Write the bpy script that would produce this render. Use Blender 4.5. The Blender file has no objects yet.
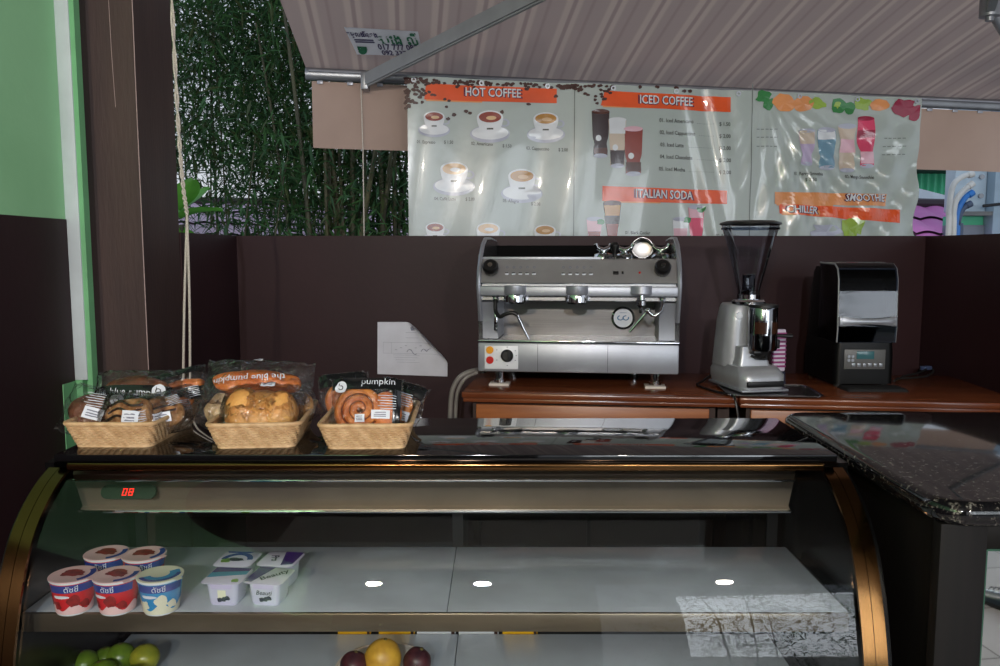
import bpy, bmesh, math, random
from math import sin, cos, pi, atan, atan2, radians as R, sqrt, exp
from mathutils import Vector as V, Matrix as MX, noise as NZ

SC = bpy.context.scene
COL = SC.collection
random.seed(7)

# ------------------------------------------------------------------ camera, world, lights, exposure
FPX = 800.0                       # focal length in pixels of the 1000 x 666 frame
TH = atan(81 / FPX)               # pitch down
EYE = 1.55
cam = bpy.data.cameras.new('camera'); camo = bpy.data.objects.new('camera', cam); COL.objects.link(camo)
cam.sensor_width = 36; cam.lens = FPX / 1000 * 36; cam.clip_start = .05; cam.clip_end = 300
camo.location = (0, 0, EYE); camo.rotation_euler = (pi / 2 - TH, 0, 0)
SC.camera = camo
SC.view_settings.view_transform = 'Standard'; SC.view_settings.look = 'None'
SC.view_settings.gamma = 1; SC.view_settings.use_curve_mapping = False
SC.view_settings.exposure = 0.0

w = bpy.data.worlds.new('sky'); SC.world = w; w.use_nodes = True
nt = w.node_tree; nt.nodes.clear()
wo = nt.nodes.new('ShaderNodeOutputWorld'); bg = nt.nodes.new('ShaderNodeBackground')
tc = nt.nodes.new('ShaderNodeTexCoord'); sp = nt.nodes.new('ShaderNodeSeparateXYZ'); rp = nt.nodes.new('ShaderNodeValToRGB')
rp.color_ramp.elements[0].position = 0.0; rp.color_ramp.elements[0].color = (.90, .94, 1.0, 1)
rp.color_ramp.elements[1].position = .7; rp.color_ramp.elements[1].color = (.60, .76, 1.0, 1)
nt.links.new(tc.outputs['Generated'], sp.inputs[0]); nt.links.new(sp.outputs['Z'], rp.inputs[0])
nt.links.new(rp.outputs[0], bg.inputs[0]); nt.links.new(bg.outputs[0], wo.inputs[0])
bg.inputs[1].default_value = 0.80

def lamp(name, kind, loc, energy, col, size=.1, size_y=None, target=None):
    l = bpy.data.lights.new(name, kind); l.energy = energy; l.color = col
    if kind == 'AREA':
        l.size = size
        if size_y: l.shape = 'RECTANGLE'; l.size_y = size_y
        else: l.shape = 'DISK'
    else: l.shadow_soft_size = size
    o = bpy.data.objects.new(name, l); COL.objects.link(o); o.location = loc
    if target is not None:
        o.rotation_euler = (V(target) - V(loc)).to_track_quat('-Z', 'Y').to_euler()
    return o
# two ceiling spot lamps over the customers, and the daylight of the street side on the right
lamp('ceiling_lamp_warm', 'AREA', (-.80, -2.5, 2.5), 52, (1, .80, .60), .10, target=(-.2, 1.8, 1.0))
lamp('ceiling_lamp_cool', 'AREA', (-.11, -2.5, 2.5), 68, (.92, .96, 1), .10, target=(.1, 2.0, 1.0))
lamp('ceiling_lamp_right', 'AREA', (1.4, -2.4, 2.5), 22, (1, .88, .74), .10, target=(.7, 2.2, 1.0))
lamp('street_daylight', 'AREA', (3.5, -5.6, 2.1), 170, (.86, .93, 1), 3.4, 2.4, target=(.6, 2.0, 1.2))

# ------------------------------------------------------------------ measuring: a pixel of the photograph to a place
def ray(px, py):
    u = (px - 500) / FPX; v = (333 - py) / FPX
    return V((u, cos(TH) + v * sin(TH), -sin(TH) + v * cos(TH)))
E0 = V((0, 0, EYE))
def P(px, py, d): r = ray(px, py); return E0 + r * (d / r.y)
def Z(px, py, z): r = ray(px, py); return E0 + r * ((z - EYE) / r.z)
def onplane(px, py, p0, n): r = ray(px, py); return E0 + r * ((p0 - E0).dot(n) / r.dot(n))

# ------------------------------------------------------------------ materials
def lin(c):
    out = []
    for x in c[:3]:
        x = x / 255.0
        out.append(x / 12.92 if x <= .04045 else ((x + .055) / 1.055) ** 2.4)
    return (*out, 1)
MATS = {}
def mat(name, col, rough=.5, metal=0, col2=None, scale=8, stretch=(1, 1, 1), bump=0, bscale=None, spec=.5, emit=0, detail=4,
        lo=.35, hi=.65, coat=0, trans=0, rot=(0, 0, 0)):
    if name in MATS: return MATS[name]
    m = bpy.data.materials.new(name); m.use_nodes = True; n = m.node_tree.nodes; L = m.node_tree.links
    b = n['Principled BSDF']; b.inputs['Base Color'].default_value = lin(col)
    b.inputs['Roughness'].default_value = rough; b.inputs['Metallic'].default_value = metal
    b.inputs['Specular IOR Level'].default_value = spec; b.inputs['Coat Weight'].default_value = coat
    if emit: b.inputs['Emission Color'].default_value = lin(col); b.inputs['Emission Strength'].default_value = emit
    t = n.new('ShaderNodeTexCoord'); mp = n.new('ShaderNodeMapping'); mp.inputs['Scale'].default_value = stretch
    mp.inputs['Rotation'].default_value = rot
    L.new(t.outputs['Object'], mp.inputs[0])
    nz = n.new('ShaderNodeTexNoise'); nz.inputs['Scale'].default_value = scale; nz.inputs['Detail'].default_value = detail
    L.new(mp.outputs[0], nz.inputs['Vector'])
    c2 = col2 or tuple(max(0, c * .93) for c in col)
    r = n.new('ShaderNodeValToRGB'); r.color_ramp.elements[0].position = lo; r.color_ramp.elements[1].position = hi
    r.color_ramp.elements[0].color = lin(c2); r.color_ramp.elements[1].color = lin(col)
    L.new(nz.outputs[0], r.inputs[0]); L.new(r.outputs[0], b.inputs['Base Color'])
    if bump:
        bn = n.new('ShaderNodeBump'); bn.inputs['Strength'].default_value = bump; bn.inputs['Distance'].default_value = .01
        if bscale:
            n2 = n.new('ShaderNodeTexNoise'); n2.inputs['Scale'].default_value = bscale; n2.inputs['Detail'].default_value = 3
            L.new(mp.outputs[0], n2.inputs['Vector']); L.new(n2.outputs[0], bn.inputs['Height'])
        else: L.new(nz.outputs[0], bn.inputs['Height'])
        L.new(bn.outputs[0], b.inputs['Normal'])
    if trans:
        out = n['Material Output']; tr = n.new('ShaderNodeBsdfTranslucent'); mx = n.new('ShaderNodeMixShader')
        L.new(r.outputs[0], tr.inputs[0]); mx.inputs[0].default_value = trans
        L.new(b.outputs[0], mx.inputs[1]); L.new(tr.outputs[0], mx.inputs[2]); L.new(mx.outputs[0], out.inputs[0])
    MATS[name] = m; return m

def clear(name, tint=(255, 255, 255), rough=.0, ior=1.45, bump=0, bscale=30, boost=1.0):
    """thin clear sheet: fresnel mix of transparent and mirror"""
    if name in MATS: return MATS[name]
    m = bpy.data.materials.new(name); m.use_nodes = True; n = m.node_tree.nodes; L = m.node_tree.links
    n.remove(n['Principled BSDF']); out = n['Material Output']
    tr = n.new('ShaderNodeBsdfTransparent'); tr.inputs[0].default_value = lin(tint)
    gl = n.new('ShaderNodeBsdfGlossy'); gl.inputs['Roughness'].default_value = rough
    fr = n.new('ShaderNodeFresnel'); fr.inputs[0].default_value = ior
    mu = n.new('ShaderNodeMath'); mu.operation = 'MULTIPLY'; mu.inputs[1].default_value = boost; mu.use_clamp = True
    mx = n.new('ShaderNodeMixShader')
    L.new(fr.outputs[0], mu.inputs[0]); L.new(mu.outputs[0], mx.inputs[0]); L.new(tr.outputs[0], mx.inputs[1]); L.new(gl.outputs[0], mx.inputs[2])
    if bump:
        t = n.new('ShaderNodeTexCoord'); nz = n.new('ShaderNodeTexNoise'); nz.inputs['Scale'].default_value = bscale
        nz.inputs['Detail'].default_value = 3; nz.inputs['Distortion'].default_value = .8
        bn = n.new('ShaderNodeBump'); bn.inputs['Strength'].default_value = bump; bn.inputs['Distance'].default_value = .01
        L.new(t.outputs['Object'], nz.inputs['Vector']); L.new(nz.outputs[0], bn.inputs['Height'])
        L.new(bn.outputs[0], gl.inputs['Normal']); L.new(bn.outputs[0], fr.inputs['Normal'])
    L.new(mx.outputs[0], out.inputs[0]); MATS[name] = m; return m

M = {}
def setup_mats():
    M['green_wall'] = mat('green_wall', (156, 212, 160), .75, col2=(147, 204, 151), scale=3, bump=.05, bscale=60)
    M['brown_wall'] = mat('brown_wall', (50, 29, 33), .5, spec=.22, col2=(42, 24, 28), scale=2.2, bump=.04, bscale=40)
    M['brown_post'] = mat('brown_post', (66, 47, 43), .55, col2=(55, 38, 36), scale=3, stretch=(4, 4, .6), bump=.08, bscale=30)
    M['white_paint'] = mat('white_paint', (198, 208, 212), .5)
    M['scratch'] = mat('scratch', (190, 165, 160), .7)
    M['black_gloss'] = mat('black_gloss', (10, 10, 12), .06, coat=.3)
    M['black'] = mat('black', (16, 15, 16), .4)
    M['black_soft'] = mat('black_soft', (22, 22, 24), .65)
    M['black_lam'] = mat('black_lam', (17, 13, 12), .6, spec=.2, col2=(11, 9, 8), scale=6, stretch=(12, 12, 1))
    M['gold'] = mat('gold', (122, 88, 54), .16, 1)
    M['steel'] = mat('steel', (176, 176, 178), .27, 1, col2=(164, 164, 166), scale=4, stretch=(1, 1, 90))
    M['steel_panel'] = mat('steel_panel', (126, 124, 124), .30, 1, col2=(116, 115, 115), scale=4, stretch=(1, 1, 90))
    M['steel_pale'] = mat('steel_pale', (166, 169, 178), .42, .6)
    M['chrome'] = mat('chrome', (215, 215, 218), .07, 1)
    M['rail_metal'] = mat('rail_metal', (150, 134, 114), .3, .85)
    M['housing'] = mat('housing', (150, 136, 120), .4, .5)
    M['black_body'] = mat('black_body', (9, 9, 10), .42, spec=.22)
    M['black_matte'] = mat('black_matte', (8, 8, 9), .8, spec=.1)
    M['black_satin'] = mat('black_satin', (10, 10, 11), .25)
    M['case_glass'] = clear('case_glass', (240, 244, 244), 0, 1.45, boost=1.35)
    M['alu'] = mat('alu', (150, 153, 158), .38, .8)
    M['alu_grey'] = mat('alu_grey', (138, 141, 144), .5, .2)
    M['grinder_grey'] = mat('grinder_grey', (184, 186, 192), .36, .45, col2=(174, 176, 182), scale=20)
    M['shelf_white'] = mat('shelf_white', (226, 231, 240), .09, coat=.3, trans=.28)
    M['deck_white'] = mat('deck_white', (214, 220, 228), .3)
    M['granite'] = granite()
    M['wood'] = mat('wood', (170, 102, 54), .36, col2=(138, 76, 40), scale=5, stretch=(.7, 5, 9), bump=.03, lo=.3, hi=.7)
    M['wood_top'] = mat('wood_top', (128, 70, 42), .2, col2=(98, 50, 30), scale=4, stretch=(.8, 8, 4), lo=.3, hi=.7)
    M['wicker'] = mat('wicker', (214, 180, 138), .6, col2=(186, 148, 106), scale=60)
    M['paper'] = mat('paper', (214, 214, 224), .8)
    M['ink'] = mat('ink', (120, 122, 140), .8)
    M['white_plastic'] = mat('white_plastic', (226, 228, 232), .35)
    M['label_white'] = mat('label_white', (222, 226, 236), .5)
    M['cable_grey'] = mat('cable_grey', (128, 122, 116), .5)
    M['rope'] = mat('rope', (206, 198, 186), .9, col2=(176, 168, 158), scale=300)
    M['red_btn'] = mat('red_btn', (200, 30, 20), .3); M['amber_btn'] = mat('amber_btn', (240, 160, 30), .3)
    M['led'] = mat('led', (255, 40, 30), .4, emit=1.6)
    M['glass'] = clear('glass', (236, 240, 240), 0, 1.45)
    M['smoke'] = clear('smoke', (128, 138, 156), .03, 1.5)
    M['hopper'] = clear('hopper', (240, 242, 248), .02, 1.45, boost=.8)
    M['film'] = clear('film', (248, 248, 250), .15, 1.45, bump=1.0, bscale=70, boost=1.7)
    M['floor_tile'] = tile()
def granite():
    m = mat('granite', (16, 16, 19), .07, coat=.3); n = m.node_tree.nodes; L = m.node_tree.links
    b = n['Principled BSDF']; t = n.new('ShaderNodeTexCoord'); v = n.new('ShaderNodeTexNoise'); v.inputs['Scale'].default_value = 110; v.inputs['Detail'].default_value = 6
    v.inputs['Roughness'].default_value = .7
    r = n.new('ShaderNodeValToRGB'); e = r.color_ramp.elements
    e[0].position = .53; e[0].color = lin((14, 14, 17)); e[1].position = .68; e[1].color = lin((140, 137, 130))
    k = e.new(.59); k.color = lin((58, 54, 50))
    L.new(t.outputs['Object'], v.inputs[0]); L.new(v.outputs[0], r.inputs[0]); L.new(r.outputs[0], b.inputs['Base Color']); return m
def tile():
    m = mat('floor_tile', (150, 144, 143), .6, spec=.2); n = m.node_tree.nodes; L = m.node_tree.links
    b = n['Principled BSDF']; t = n.new('ShaderNodeTexCoord'); k = n.new('ShaderNodeTexBrick')
    k.offset = 0; k.inputs['Scale'].default_value = 1; k.inputs['Brick Width'].default_value = .4; k.inputs['Row Height'].default_value = .4
    k.inputs['Mortar Size'].default_value = .004; k.inputs['Color1'].default_value = lin((156, 149, 149)); k.inputs['Color2'].default_value = lin((147, 141, 141)); k.inputs['Mortar'].default_value = lin((86, 78, 76))
    mp = n.new('ShaderNodeMapping'); mp.inputs['Rotation'].default_value = (0, 0, R(8))
    L.new(t.outputs['Object'], mp.inputs[0]); L.new(mp.outputs[0], k.inputs[0]); L.new(k.outputs[0], b.inputs['Base Color']); return m
setup_mats()

# ------------------------------------------------------------------ shapes: each returns (verts, faces)
def box(x0, x1, y0, y1, z0, z1):
    v = [(x, y, z) for z in (z0, z1) for y in (y0, y1) for x in (x0, x1)]
    return v, [(0, 2, 3, 1), (4, 5, 7, 6), (0, 1, 5, 4), (2, 6, 7, 3), (0, 4, 6, 2), (1, 3, 7, 5)]
def rbox(x0, x1, y0, y1, z0, z1, r=.004, seg=2):
    bm = bmesh.new(); bmesh.ops.create_cube(bm, size=1)
    for v in bm.verts: v.co = V(((x0 + x1) / 2 + v.co.x * (x1 - x0), (y0 + y1) / 2 + v.co.y * (y1 - y0), (z0 + z1) / 2 + v.co.z * (z1 - z0)))
    bmesh.ops.bevel(bm, geom=bm.edges[:], offset=r, segments=seg, affect='EDGES', profile=.5)
    return frombm(bm)
def frombm(bm):
    bm.verts.ensure_lookup_table(); bm.verts.index_update()
    g = [v.co.copy() for v in bm.verts], [tuple(v.index for v in f.verts) for f in bm.faces]
    bm.free(); return g
def lathe(prof, seg=32, c=(0, 0, 0), a0=0, a1=2 * pi):
    """prof: list of (r, z); closed ends where r == 0"""
    full = abs(a1 - a0 - 2 * pi) < 1e-6; ns = seg if full else seg + 1
    v = []; f = []
    for r, z in prof:
        for i in range(ns):
            a = a0 + (a1 - a0) * i / seg; v.append((c[0] + r * cos(a), c[1] + r * sin(a), c[2] + z))
    for j in range(len(prof) - 1):
        for i in range(seg):
            k = (i + 1) % ns; f.append((j * ns + i, j * ns + k, (j + 1) * ns + k, (j + 1) * ns + i))
    return v, f
def disc(r, z0, z1, seg=24, c=(0, 0, 0)): return lathe([(0, z0), (r, z0), (r, z1), (0, z1)], seg, c)
def tube(pts, r, seg=8, cap=True, scale=(1, 1)):
    pts = [V(p) for p in pts]; n = len(pts); rr = r if isinstance(r, (list, tuple)) else [r] * n
    t = [(pts[min(i + 1, n - 1)] - pts[max(i - 1, 0)]).normalized() for i in range(n)]
    up = V((0, 0, 1)) if abs(t[0].z) < .9 else V((1, 0, 0))
    u = (up - t[0] * up.dot(t[0])).normalized(); v = []; f = []
    for i in range(n):
        u = (u - t[i] * u.dot(t[i])).normalized(); b = t[i].cross(u)
        for k in range(seg):
            a = 2 * pi * k / seg; v.append(pts[i] + u * (cos(a) * rr[i] * scale[0]) + b * (sin(a) * rr[i] * scale[1]))
    for i in range(n - 1):
        for k in range(seg):
            q = (k + 1) % seg; f.append((i * seg + k, i * seg + q, (i + 1) * seg + q, (i + 1) * seg + k))
    if cap: f.append(tuple(range(seg - 1, -1, -1))); f.append(tuple((n - 1) * seg + k for k in range(seg)))
    return v, f
def spline(pts, n=8):
    pts = [V(p) for p in pts]; out = []
    for i in range(len(pts) - 1):
        a = pts[max(i - 1, 0)]; b = pts[i]; c = pts[i + 1]; d = pts[min(i + 2, len(pts) - 1)]
        for k in range(n):
            t = k / n
            out.append(.5 * ((2 * b) + (c - a) * t + (2 * a - 5 * b + 4 * c - d) * t * t + (3 * b - a - 3 * c + d) * t ** 3))
    out.append(pts[-1]); return out
def prism(poly, a0, a1, axis='x'):
    """extrude a 2-D outline along an axis; poly is (y,z) for x, (x,z) for y, (x,y) for z"""
    def at(p, a): return {'x': (a, p[0], p[1]), 'y': (p[0], a, p[1]), 'z': (p[0], p[1], a)}[axis]
    n = len(poly); v = [at(p, a0) for p in poly] + [at(p, a1) for p in poly]
    f = [tuple(range(n - 1, -1, -1)), tuple(range(n, 2 * n))]
    for i in range(n): k = (i + 1) % n; f.append((i, k, n + k, n + i))
    return v, f
def sheet(prof, a0, a1, th=.004, axis='x'):
    """a bent sheet: an open outline given thickness, extruded"""
    p = [V((a, b)) for a, b in prof]; n = len(p); off = []
    for i in range(n):
        t = (p[min(i + 1, n - 1)] - p[max(i - 1, 0)]).normalized(); off.append(p[i] + V((-t.y, t.x)) * th)
    v = []; f = []
    def at(q, a): return {'x': (a, q[0], q[1]), 'y': (q[0], a, q[1]), 'z': (q[0], q[1], a)}[axis]
    for a in (a0, a1):
        v += [at(q, a) for q in p] + [at(q, a) for q in off]
    N = 2 * n
    for i in range(n - 1):
        f.append((i, i + 1, N + i + 1, N + i)); f.append((n + i + 1, n + i, N + n + i, N + n + i + 1))
        f.append((i, n + i, n + i + 1, i + 1)); f.append((N + i, N + i + 1, N + n + i + 1, N + n + i))
    f.append((0, N, N + n, n)); f.append((n - 1, 2 * n - 1, N + 2 * n - 1, N + n - 1))
    return v, f
def grid(fn, nu, nv, closed_u=False):
    v = [fn(i / nu, j / nv) for j in range(nv + 1) for i in range(nu + 1)]
    f = [(j * (nu + 1) + i, j * (nu + 1) + i + 1, (j + 1) * (nu + 1) + i + 1, (j + 1) * (nu + 1) + i) for j in range(nv) for i in range(nu)]
    return v, f
def ball(rx, ry, rz, c=(0, 0, 0), nu=24, nv=14, lump=0, fq=20, seed=0):
    v = []; f = []
    for j in range(nv + 1):
        th = pi * j / nv
        for i in range(nu):
            a = 2 * pi * i / nu; d = V((sin(th) * cos(a), sin(th) * sin(a), cos(th)))
            k = 1 + (lump * NZ.noise(V((d.x * rx, d.y * ry, d.z * rz)) * fq + V((seed * 7.1, seed * 3.3, 0))) if lump else 0)
            v.append((c[0] + d.x * rx * k, c[1] + d.y * ry * k, c[2] + d.z * rz * k))
    for j in range(nv):
        for i in range(nu):
            k = (i + 1) % nu; f.append((j * nu + i, (j + 1) * nu + i, (j + 1) * nu + k, j * nu + k))
    return v, f
def move(g, m):
    if not isinstance(m, MX): m = MX.Translation(V(m))
    return [m @ V(v) for v in g[0]], g[1]
def rotm(loc=(0, 0, 0), rot=(0, 0, 0)):
    from mathutils import Euler
    return MX.Translation(V(loc)) @ Euler(rot).to_matrix().to_4x4()
def mapped(g, fn): return [fn(V(v)) for v in g[0]], g[1]

class MB:
    def __init__(s): s.v = []; s.f = []; s.m = []
    def add(s, g, m=0):
        o = len(s.v); s.v += [V(x) for x in g[0]]; s.f += [tuple(i + o for i in q) for q in g[1]]; s.m += [m] * len(g[1]); return s
    def build(s, name, mats, parent=None, smooth=40, flip=True):
        me = bpy.data.meshes.new(name); me.from_pydata([tuple(x) for x in s.v], [], s.f)
        bm = bmesh.new(); bm.from_mesh(me)
        for q, k in zip(bm.faces, s.m): q.material_index = k
        bmesh.ops.remove_doubles(bm, verts=bm.verts[:], dist=1e-6)
        if flip: bmesh.ops.recalc_face_normals(bm, faces=bm.faces[:])
        bm.to_mesh(me); bm.free()
        if not isinstance(mats, (list, tuple)): mats = [mats]
        for q in mats: me.materials.append(q)
        if smooth:
            me.polygons.foreach_set('use_smooth', [True] * len(me.polygons)); me.set_sharp_from_angle(angle=R(smooth))
        o = bpy.data.objects.new(name, me); COL.objects.link(o)
        if parent is not None: o.parent = parent
        return o
def obj(name, g, mats, parent=None, smooth=40, flip=True):
    """g: one shape, or a list of shapes / (shape, material index)"""
    mb = MB()
    if isinstance(g, tuple) and len(g) == 2 and not isinstance(g[1], int): mb.add(g)
    else:
        for q in g:
            if isinstance(q, tuple) and len(q) == 2 and isinstance(q[1], int): mb.add(q[0], q[1])
            else: mb.add(q)
    return mb.build(name, mats, parent, smooth, flip)
def tag(o, label=None, cat=None, group=None, kind=None):
    if label: o['label'] = label
    if cat: o['category'] = cat
    if group: o['group'] = group
    if kind: o['kind'] = kind
    return o
def thing(name, label, cat, loc=(0, 0, 0), rot=(0, 0, 0), group=None):
    o = bpy.data.objects.new(name, None); o.empty_display_size = .05; COL.objects.link(o); o.location = loc
    o.rotation_euler = rot if not isinstance(rot, (int, float)) else (0, 0, rot)
    return tag(o, label, cat, group)
def struct(name, g, mats, label, cat, smooth=40): return tag(obj(name, g, mats, None, smooth), label, cat, None, 'structure')
def kids(o): return [c for c in COL.objects if c.parent == o]
def copy_tree(o, parent=None):
    c = o.copy(); COL.objects.link(c)
    if parent is not None: c.parent = parent
    for k in kids(o): copy_tree(k, c)
    return c

# lettering: 2-D outlines of a line of text, centred, height of a capital ~ .7 * size
TX = {}
def text2d(s, size=1.0, align='CENTER', shear=0, bold=0):
    k = (s, align, shear, bold)
    if k not in TX:
        cu = bpy.data.curves.new('lettering', 'FONT'); cu.body = s; cu.align_x = align; cu.align_y = 'CENTER'; cu.resolution_u = 2; cu.shear = shear; cu.offset = bold
        o = bpy.data.objects.new('lettering', cu); COL.objects.link(o)
        dg = bpy.context.evaluated_depsgraph_get(); e = o.evaluated_get(dg); me = e.to_mesh()
        TX[k] = ([v.co.copy() for v in me.vertices], [tuple(p.vertices) for p in me.polygons])
        e.to_mesh_clear(); bpy.data.objects.remove(o); bpy.data.curves.remove(cu)
    v, f = TX[k]; return [q * size for q in v], f
def ell2(cx, cy, rx, ry, n=20, a0=0, a1=2 * pi):
    v = [V((cx, cy, 0))] + [V((cx + rx * cos(a0 + (a1 - a0) * i / n), cy + ry * sin(a0 + (a1 - a0) * i / n), 0)) for i in range(n + 1)]
    return v, [(0, i + 1, i + 2) for i in range(n)]
def blob2(cx, cy, rx, ry, n=18, lump=.25, seed=0):
    v = [V((cx, cy, 0))]
    for i in range(n):
        a = 2 * pi * i / n; k = 1 + lump * NZ.noise(V((cos(a) * 1.6 + seed * 5.7, sin(a) * 1.6, seed * 2.3))) * 1.6
        v.append(V((cx + rx * k * cos(a), cy + ry * k * sin(a), 0)))
    return v, [(0, i + 1, (i + 1) % n + 1) for i in range(n)]
def quad2(a, b, c, d, nu=10, nv=1):
    a, b, c, d = [V((*q, 0)) for q in (a, b, c, d)]     # tl, tr, br, bl
    return grid(lambda u, t: (a.lerp(b, u)).lerp(d.lerp(c, u), t), nu, nv)
def poly2(pts): return [V((*p, 0)) for p in pts], [tuple(range(len(pts)))]
def ring2(cx, cy, r0, r1, n=20, a0=0, a1=2 * pi, sy=1):
    return grid(lambda u, t: V((cx + (r0 + (r1 - r0) * t) * cos(a0 + (a1 - a0) * u), cy + sy * (r0 + (r1 - r0) * t) * sin(a0 + (a1 - a0) * u), 0)), n, 1)

# ================================================================== the place: floor, walls, ceiling, post
struct('floor', box(-1.4, 4.2, -3.6, 3.35, -.05, 0), M['floor_tile'], 'pale tiled cafe floor behind and beside the counters', 'floor')
struct('ground', box(-14, 14, 3.4, 16, -.12, -.06), mat('yard', (92, 92, 88), .9, scale=2), 'grey yard ground outside the cafe', 'ground')
struct('pavement', box(-14, 14, -16, -3.65, -.12, -.06), mat('pavement', (150, 148, 142), .9, scale=2), 'street pavement outside the cafe', 'ground')
struct('ceiling', box(-1.4, 4.2, -3.6, 2.42, 2.9, 2.98), mat('ceiling', (96, 90, 84), .8), 'plain cafe ceiling above the counters', 'ceiling')
struct('wall_left', [(box(-1.35, -1.203, -3.5, 2.235, 1.64, 2.9), 0), (box(-1.35, -1.2, -3.5, 2.235, 0, 1.64), 1)], [M['green_wall'], M['brown_wall']],
       'pale green wall with dark brown painted lower half', 'wall')
struct('wall_rear', box(-1.35, .72, -3.62, -3.5, 0, 2.9), mat('rear_wall', (70, 60, 56), .7), 'dark rear cafe wall beside the street opening', 'wall')
struct('wall_side', box(-1.15, -1.03, 2.6, 3.25, 0, 1.613), M['brown_wall'], 'short low brown wall between the post and the back wall', 'wall')
struct('wall_back', box(-1.03, 1.78, 3.15, 3.27, 0, 1.613), M['brown_wall'], 'low dark brown back wall behind the coffee machine', 'wall')
struct('wall_right', box(1.665, 1.78, 2.05, 3.15, 0, 1.611), M['brown_wall'], 'low brown wall turning forward on the right of the counter', 'wall')
struct('trim_1', rbox(-1.207, -1.166, 2.236, 2.262, 1.19, 2.9, .002), M['white_paint'], 'white vertical cable trunking at the end of the green wall', 'trim')
struct('trim_2', [box(-1.166, -1.153, 2.24, 2.27, .9, 2.9), box(-1.24, -1.153, 2.262, 2.29, .85, 1.195), box(-1.205, -1.18, 2.236, 2.262, .95, 1.19), box(-1.201, -1.1975, 2.168, 2.237, .9, 1.188)],
       mat('green_trim', (120, 186, 132), .7), 'bare green painted strip beside the white trunking', 'trim')
struct('pillar', [(rbox(-1.2, -1.034, 2.33, 2.6, 0, 2.9, .003, 1), 0),
                  (tube([(-1.0335, 2.3295, 2.9), (-1.0332, 2.3292, 2.2), (-1.0338, 2.3292, 2.05), (-1.0335, 2.3295, 1.2)], .0012, 5), 1),
                  (tube([(-1.1, 2.3297, 2.3), (-1.098, 2.3297, 2.1), (-1.094, 2.3297, 1.96)], .0006, 5), 1)],
       [M['brown_post'], M['scratch']], 'brown painted corner post with a scratched edge', 'post')

# ================================================================== wooden cabinets under the machines
def cabinet(label, loc, rz, Ln, D, ov, post):
    t = thing('wooden_cabinet', label, 'cabinet', loc, rz, 'wooden cabinets along the back wall')
    obj('countertop', rbox(0, Ln, 0, D, 1.080, 1.1, .005), M['wood_top'], t)
    obj('edge_moulding', rbox(.004, Ln - .004, .008, D - .01, 1.066, 1.0795, .004), M['wood_top'], t)
    obj('carcass', box(ov, Ln - post, .05, D - .02, 0, 1.0655), mat('wood_dark', (48, 26, 18), .5), t)
    n = 1
    obj('plinth', box(ov + .02, Ln - post - .02, .045, .0495, .0, .9), M['black_matte'], t)
    for i in range(n):
        x0 = ov + .012 + i * (Ln - ov - post - .02) / n; x1 = ov + .004 + (i + 1) * (Ln - ov - post - .02) / n - .004
        d = obj('apron', rbox(x0, x1, .036, .0495, .90, 1.055, .004), M['wood'], t)
    for k in range(2):
        xa = ov + .03 + k * (Ln - ov - post - .06) / 2; xb = xa + (Ln - ov - post - .06) / 2 - .012
        e = obj('door', rbox(xa, xb, .034, .0448, .07, .885, .004), mat('wood_dark', (48, 26, 18), .5), t)
        obj('knob', move(lathe([(0, 0), (.006, 0), (.006, .012), (.014, .018), (.014, .024), (0, .028)], 16), rotm((xb - .04 if k == 0 else xa + .04, .034, .72), (pi / 2, 0, 0))), M['gold'], e)
    if post: obj('post', box(Ln - post + .012, Ln - .012, .08, .16, 0, 1.0655), mat('wood_dark', (48, 26, 18), .5), t)
    return t
cabinet('wooden cabinet under the espresso machine, left of the grinder', (-.125, 2.552, 0), R(-6.6), .870, .50, .03, .06)
cabinet('wooden cabinet under the blender, running to the right wall', (.744, 2.451, 0), R(-6.6), .845, .54, .03, 0)

# ================================================================== black display case with curved glass
XL, XR = -.787, .598
PROF = [(1.365, 1.171), (1.325, 1.155), (1.284, 1.128), (1.252, 1.097), (1.228, 1.060), (1.206, 1.009), (1.190, .960), (1.178, .915), (1.167, .86), (1.160, .80), (1.158, .60)]
PR = [tuple(p[:2]) for p in spline([(a, b, 0) for a, b in PROF], 5)]
case = thing('display_case', 'long black refrigerated display case with curved front glass and gold trim', 'display case', (0, 0, 0))
obj('top_panel', rbox(XL + .012, XR - .012, 1.36, 1.668, 1.187, 1.2, .002), M['black_gloss'], case)
obj('front_trim', move(rbox(XL + .036, XR - .036, -.011, .011, -.0075, .0070, .004, 3), (0, 1.362, 1.180)), M['gold'], case)
for s, x in ((-1, XL), (1, XR)):
    a, b = (x - .010, x + .006) if s < 0 else (x - .006, x + .012)
    obj('end_panel', prism([(p[0] + .008, p[1] - .004) for p in PR] + [(1.166, 0), (1.668, 0), (1.668, 1.183), (1.37, 1.183)], a, b, 'x'), M['black_satin'], case)
    for q in (0, 1):
        a, b = (x + .001 + q * .019, x + .019 + q * .019) if s < 0 else (x - .019 - q * .019, x - .001 - q * .019)
        obj('curved_trim', sheet(PR, a, b, -.006, 'x'), M['gold'], case, 60)
obj('front_glass', grid(lambda u, t: V((XL + .036 + (XR - XL - .072) * u, PR[min(int(t * (len(PR) - 1) + .5), len(PR) - 1)][0] + .004, PR[min(int(t * (len(PR) - 1) + .5), len(PR) - 1)][1])), 2, len(PR) - 1),
    M['case_glass'], case, 180)
lh = obj('light_housing', prism([(1.395, 1.178), (1.385, 1.158), (1.412, 1.092), (1.404, 1.088), (1.402, 1.083), (1.430, 1.086), (1.452, 1.13), (1.448, 1.178)], XL + .03, XR - .075, 'x'), M['housing'], case, 25)
obj('lip_strip', tube([(XL + .03, 1.4005, 1.0855), (XR - .075, 1.4005, 1.0855)], .0032, 8), M['chrome'], lh)
obj('upper_bead', tube([(XL + .03, 1.384, 1.147), (XR - .075, 1.384, 1.147)], .0026, 8), M['chrome'], lh)
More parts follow.
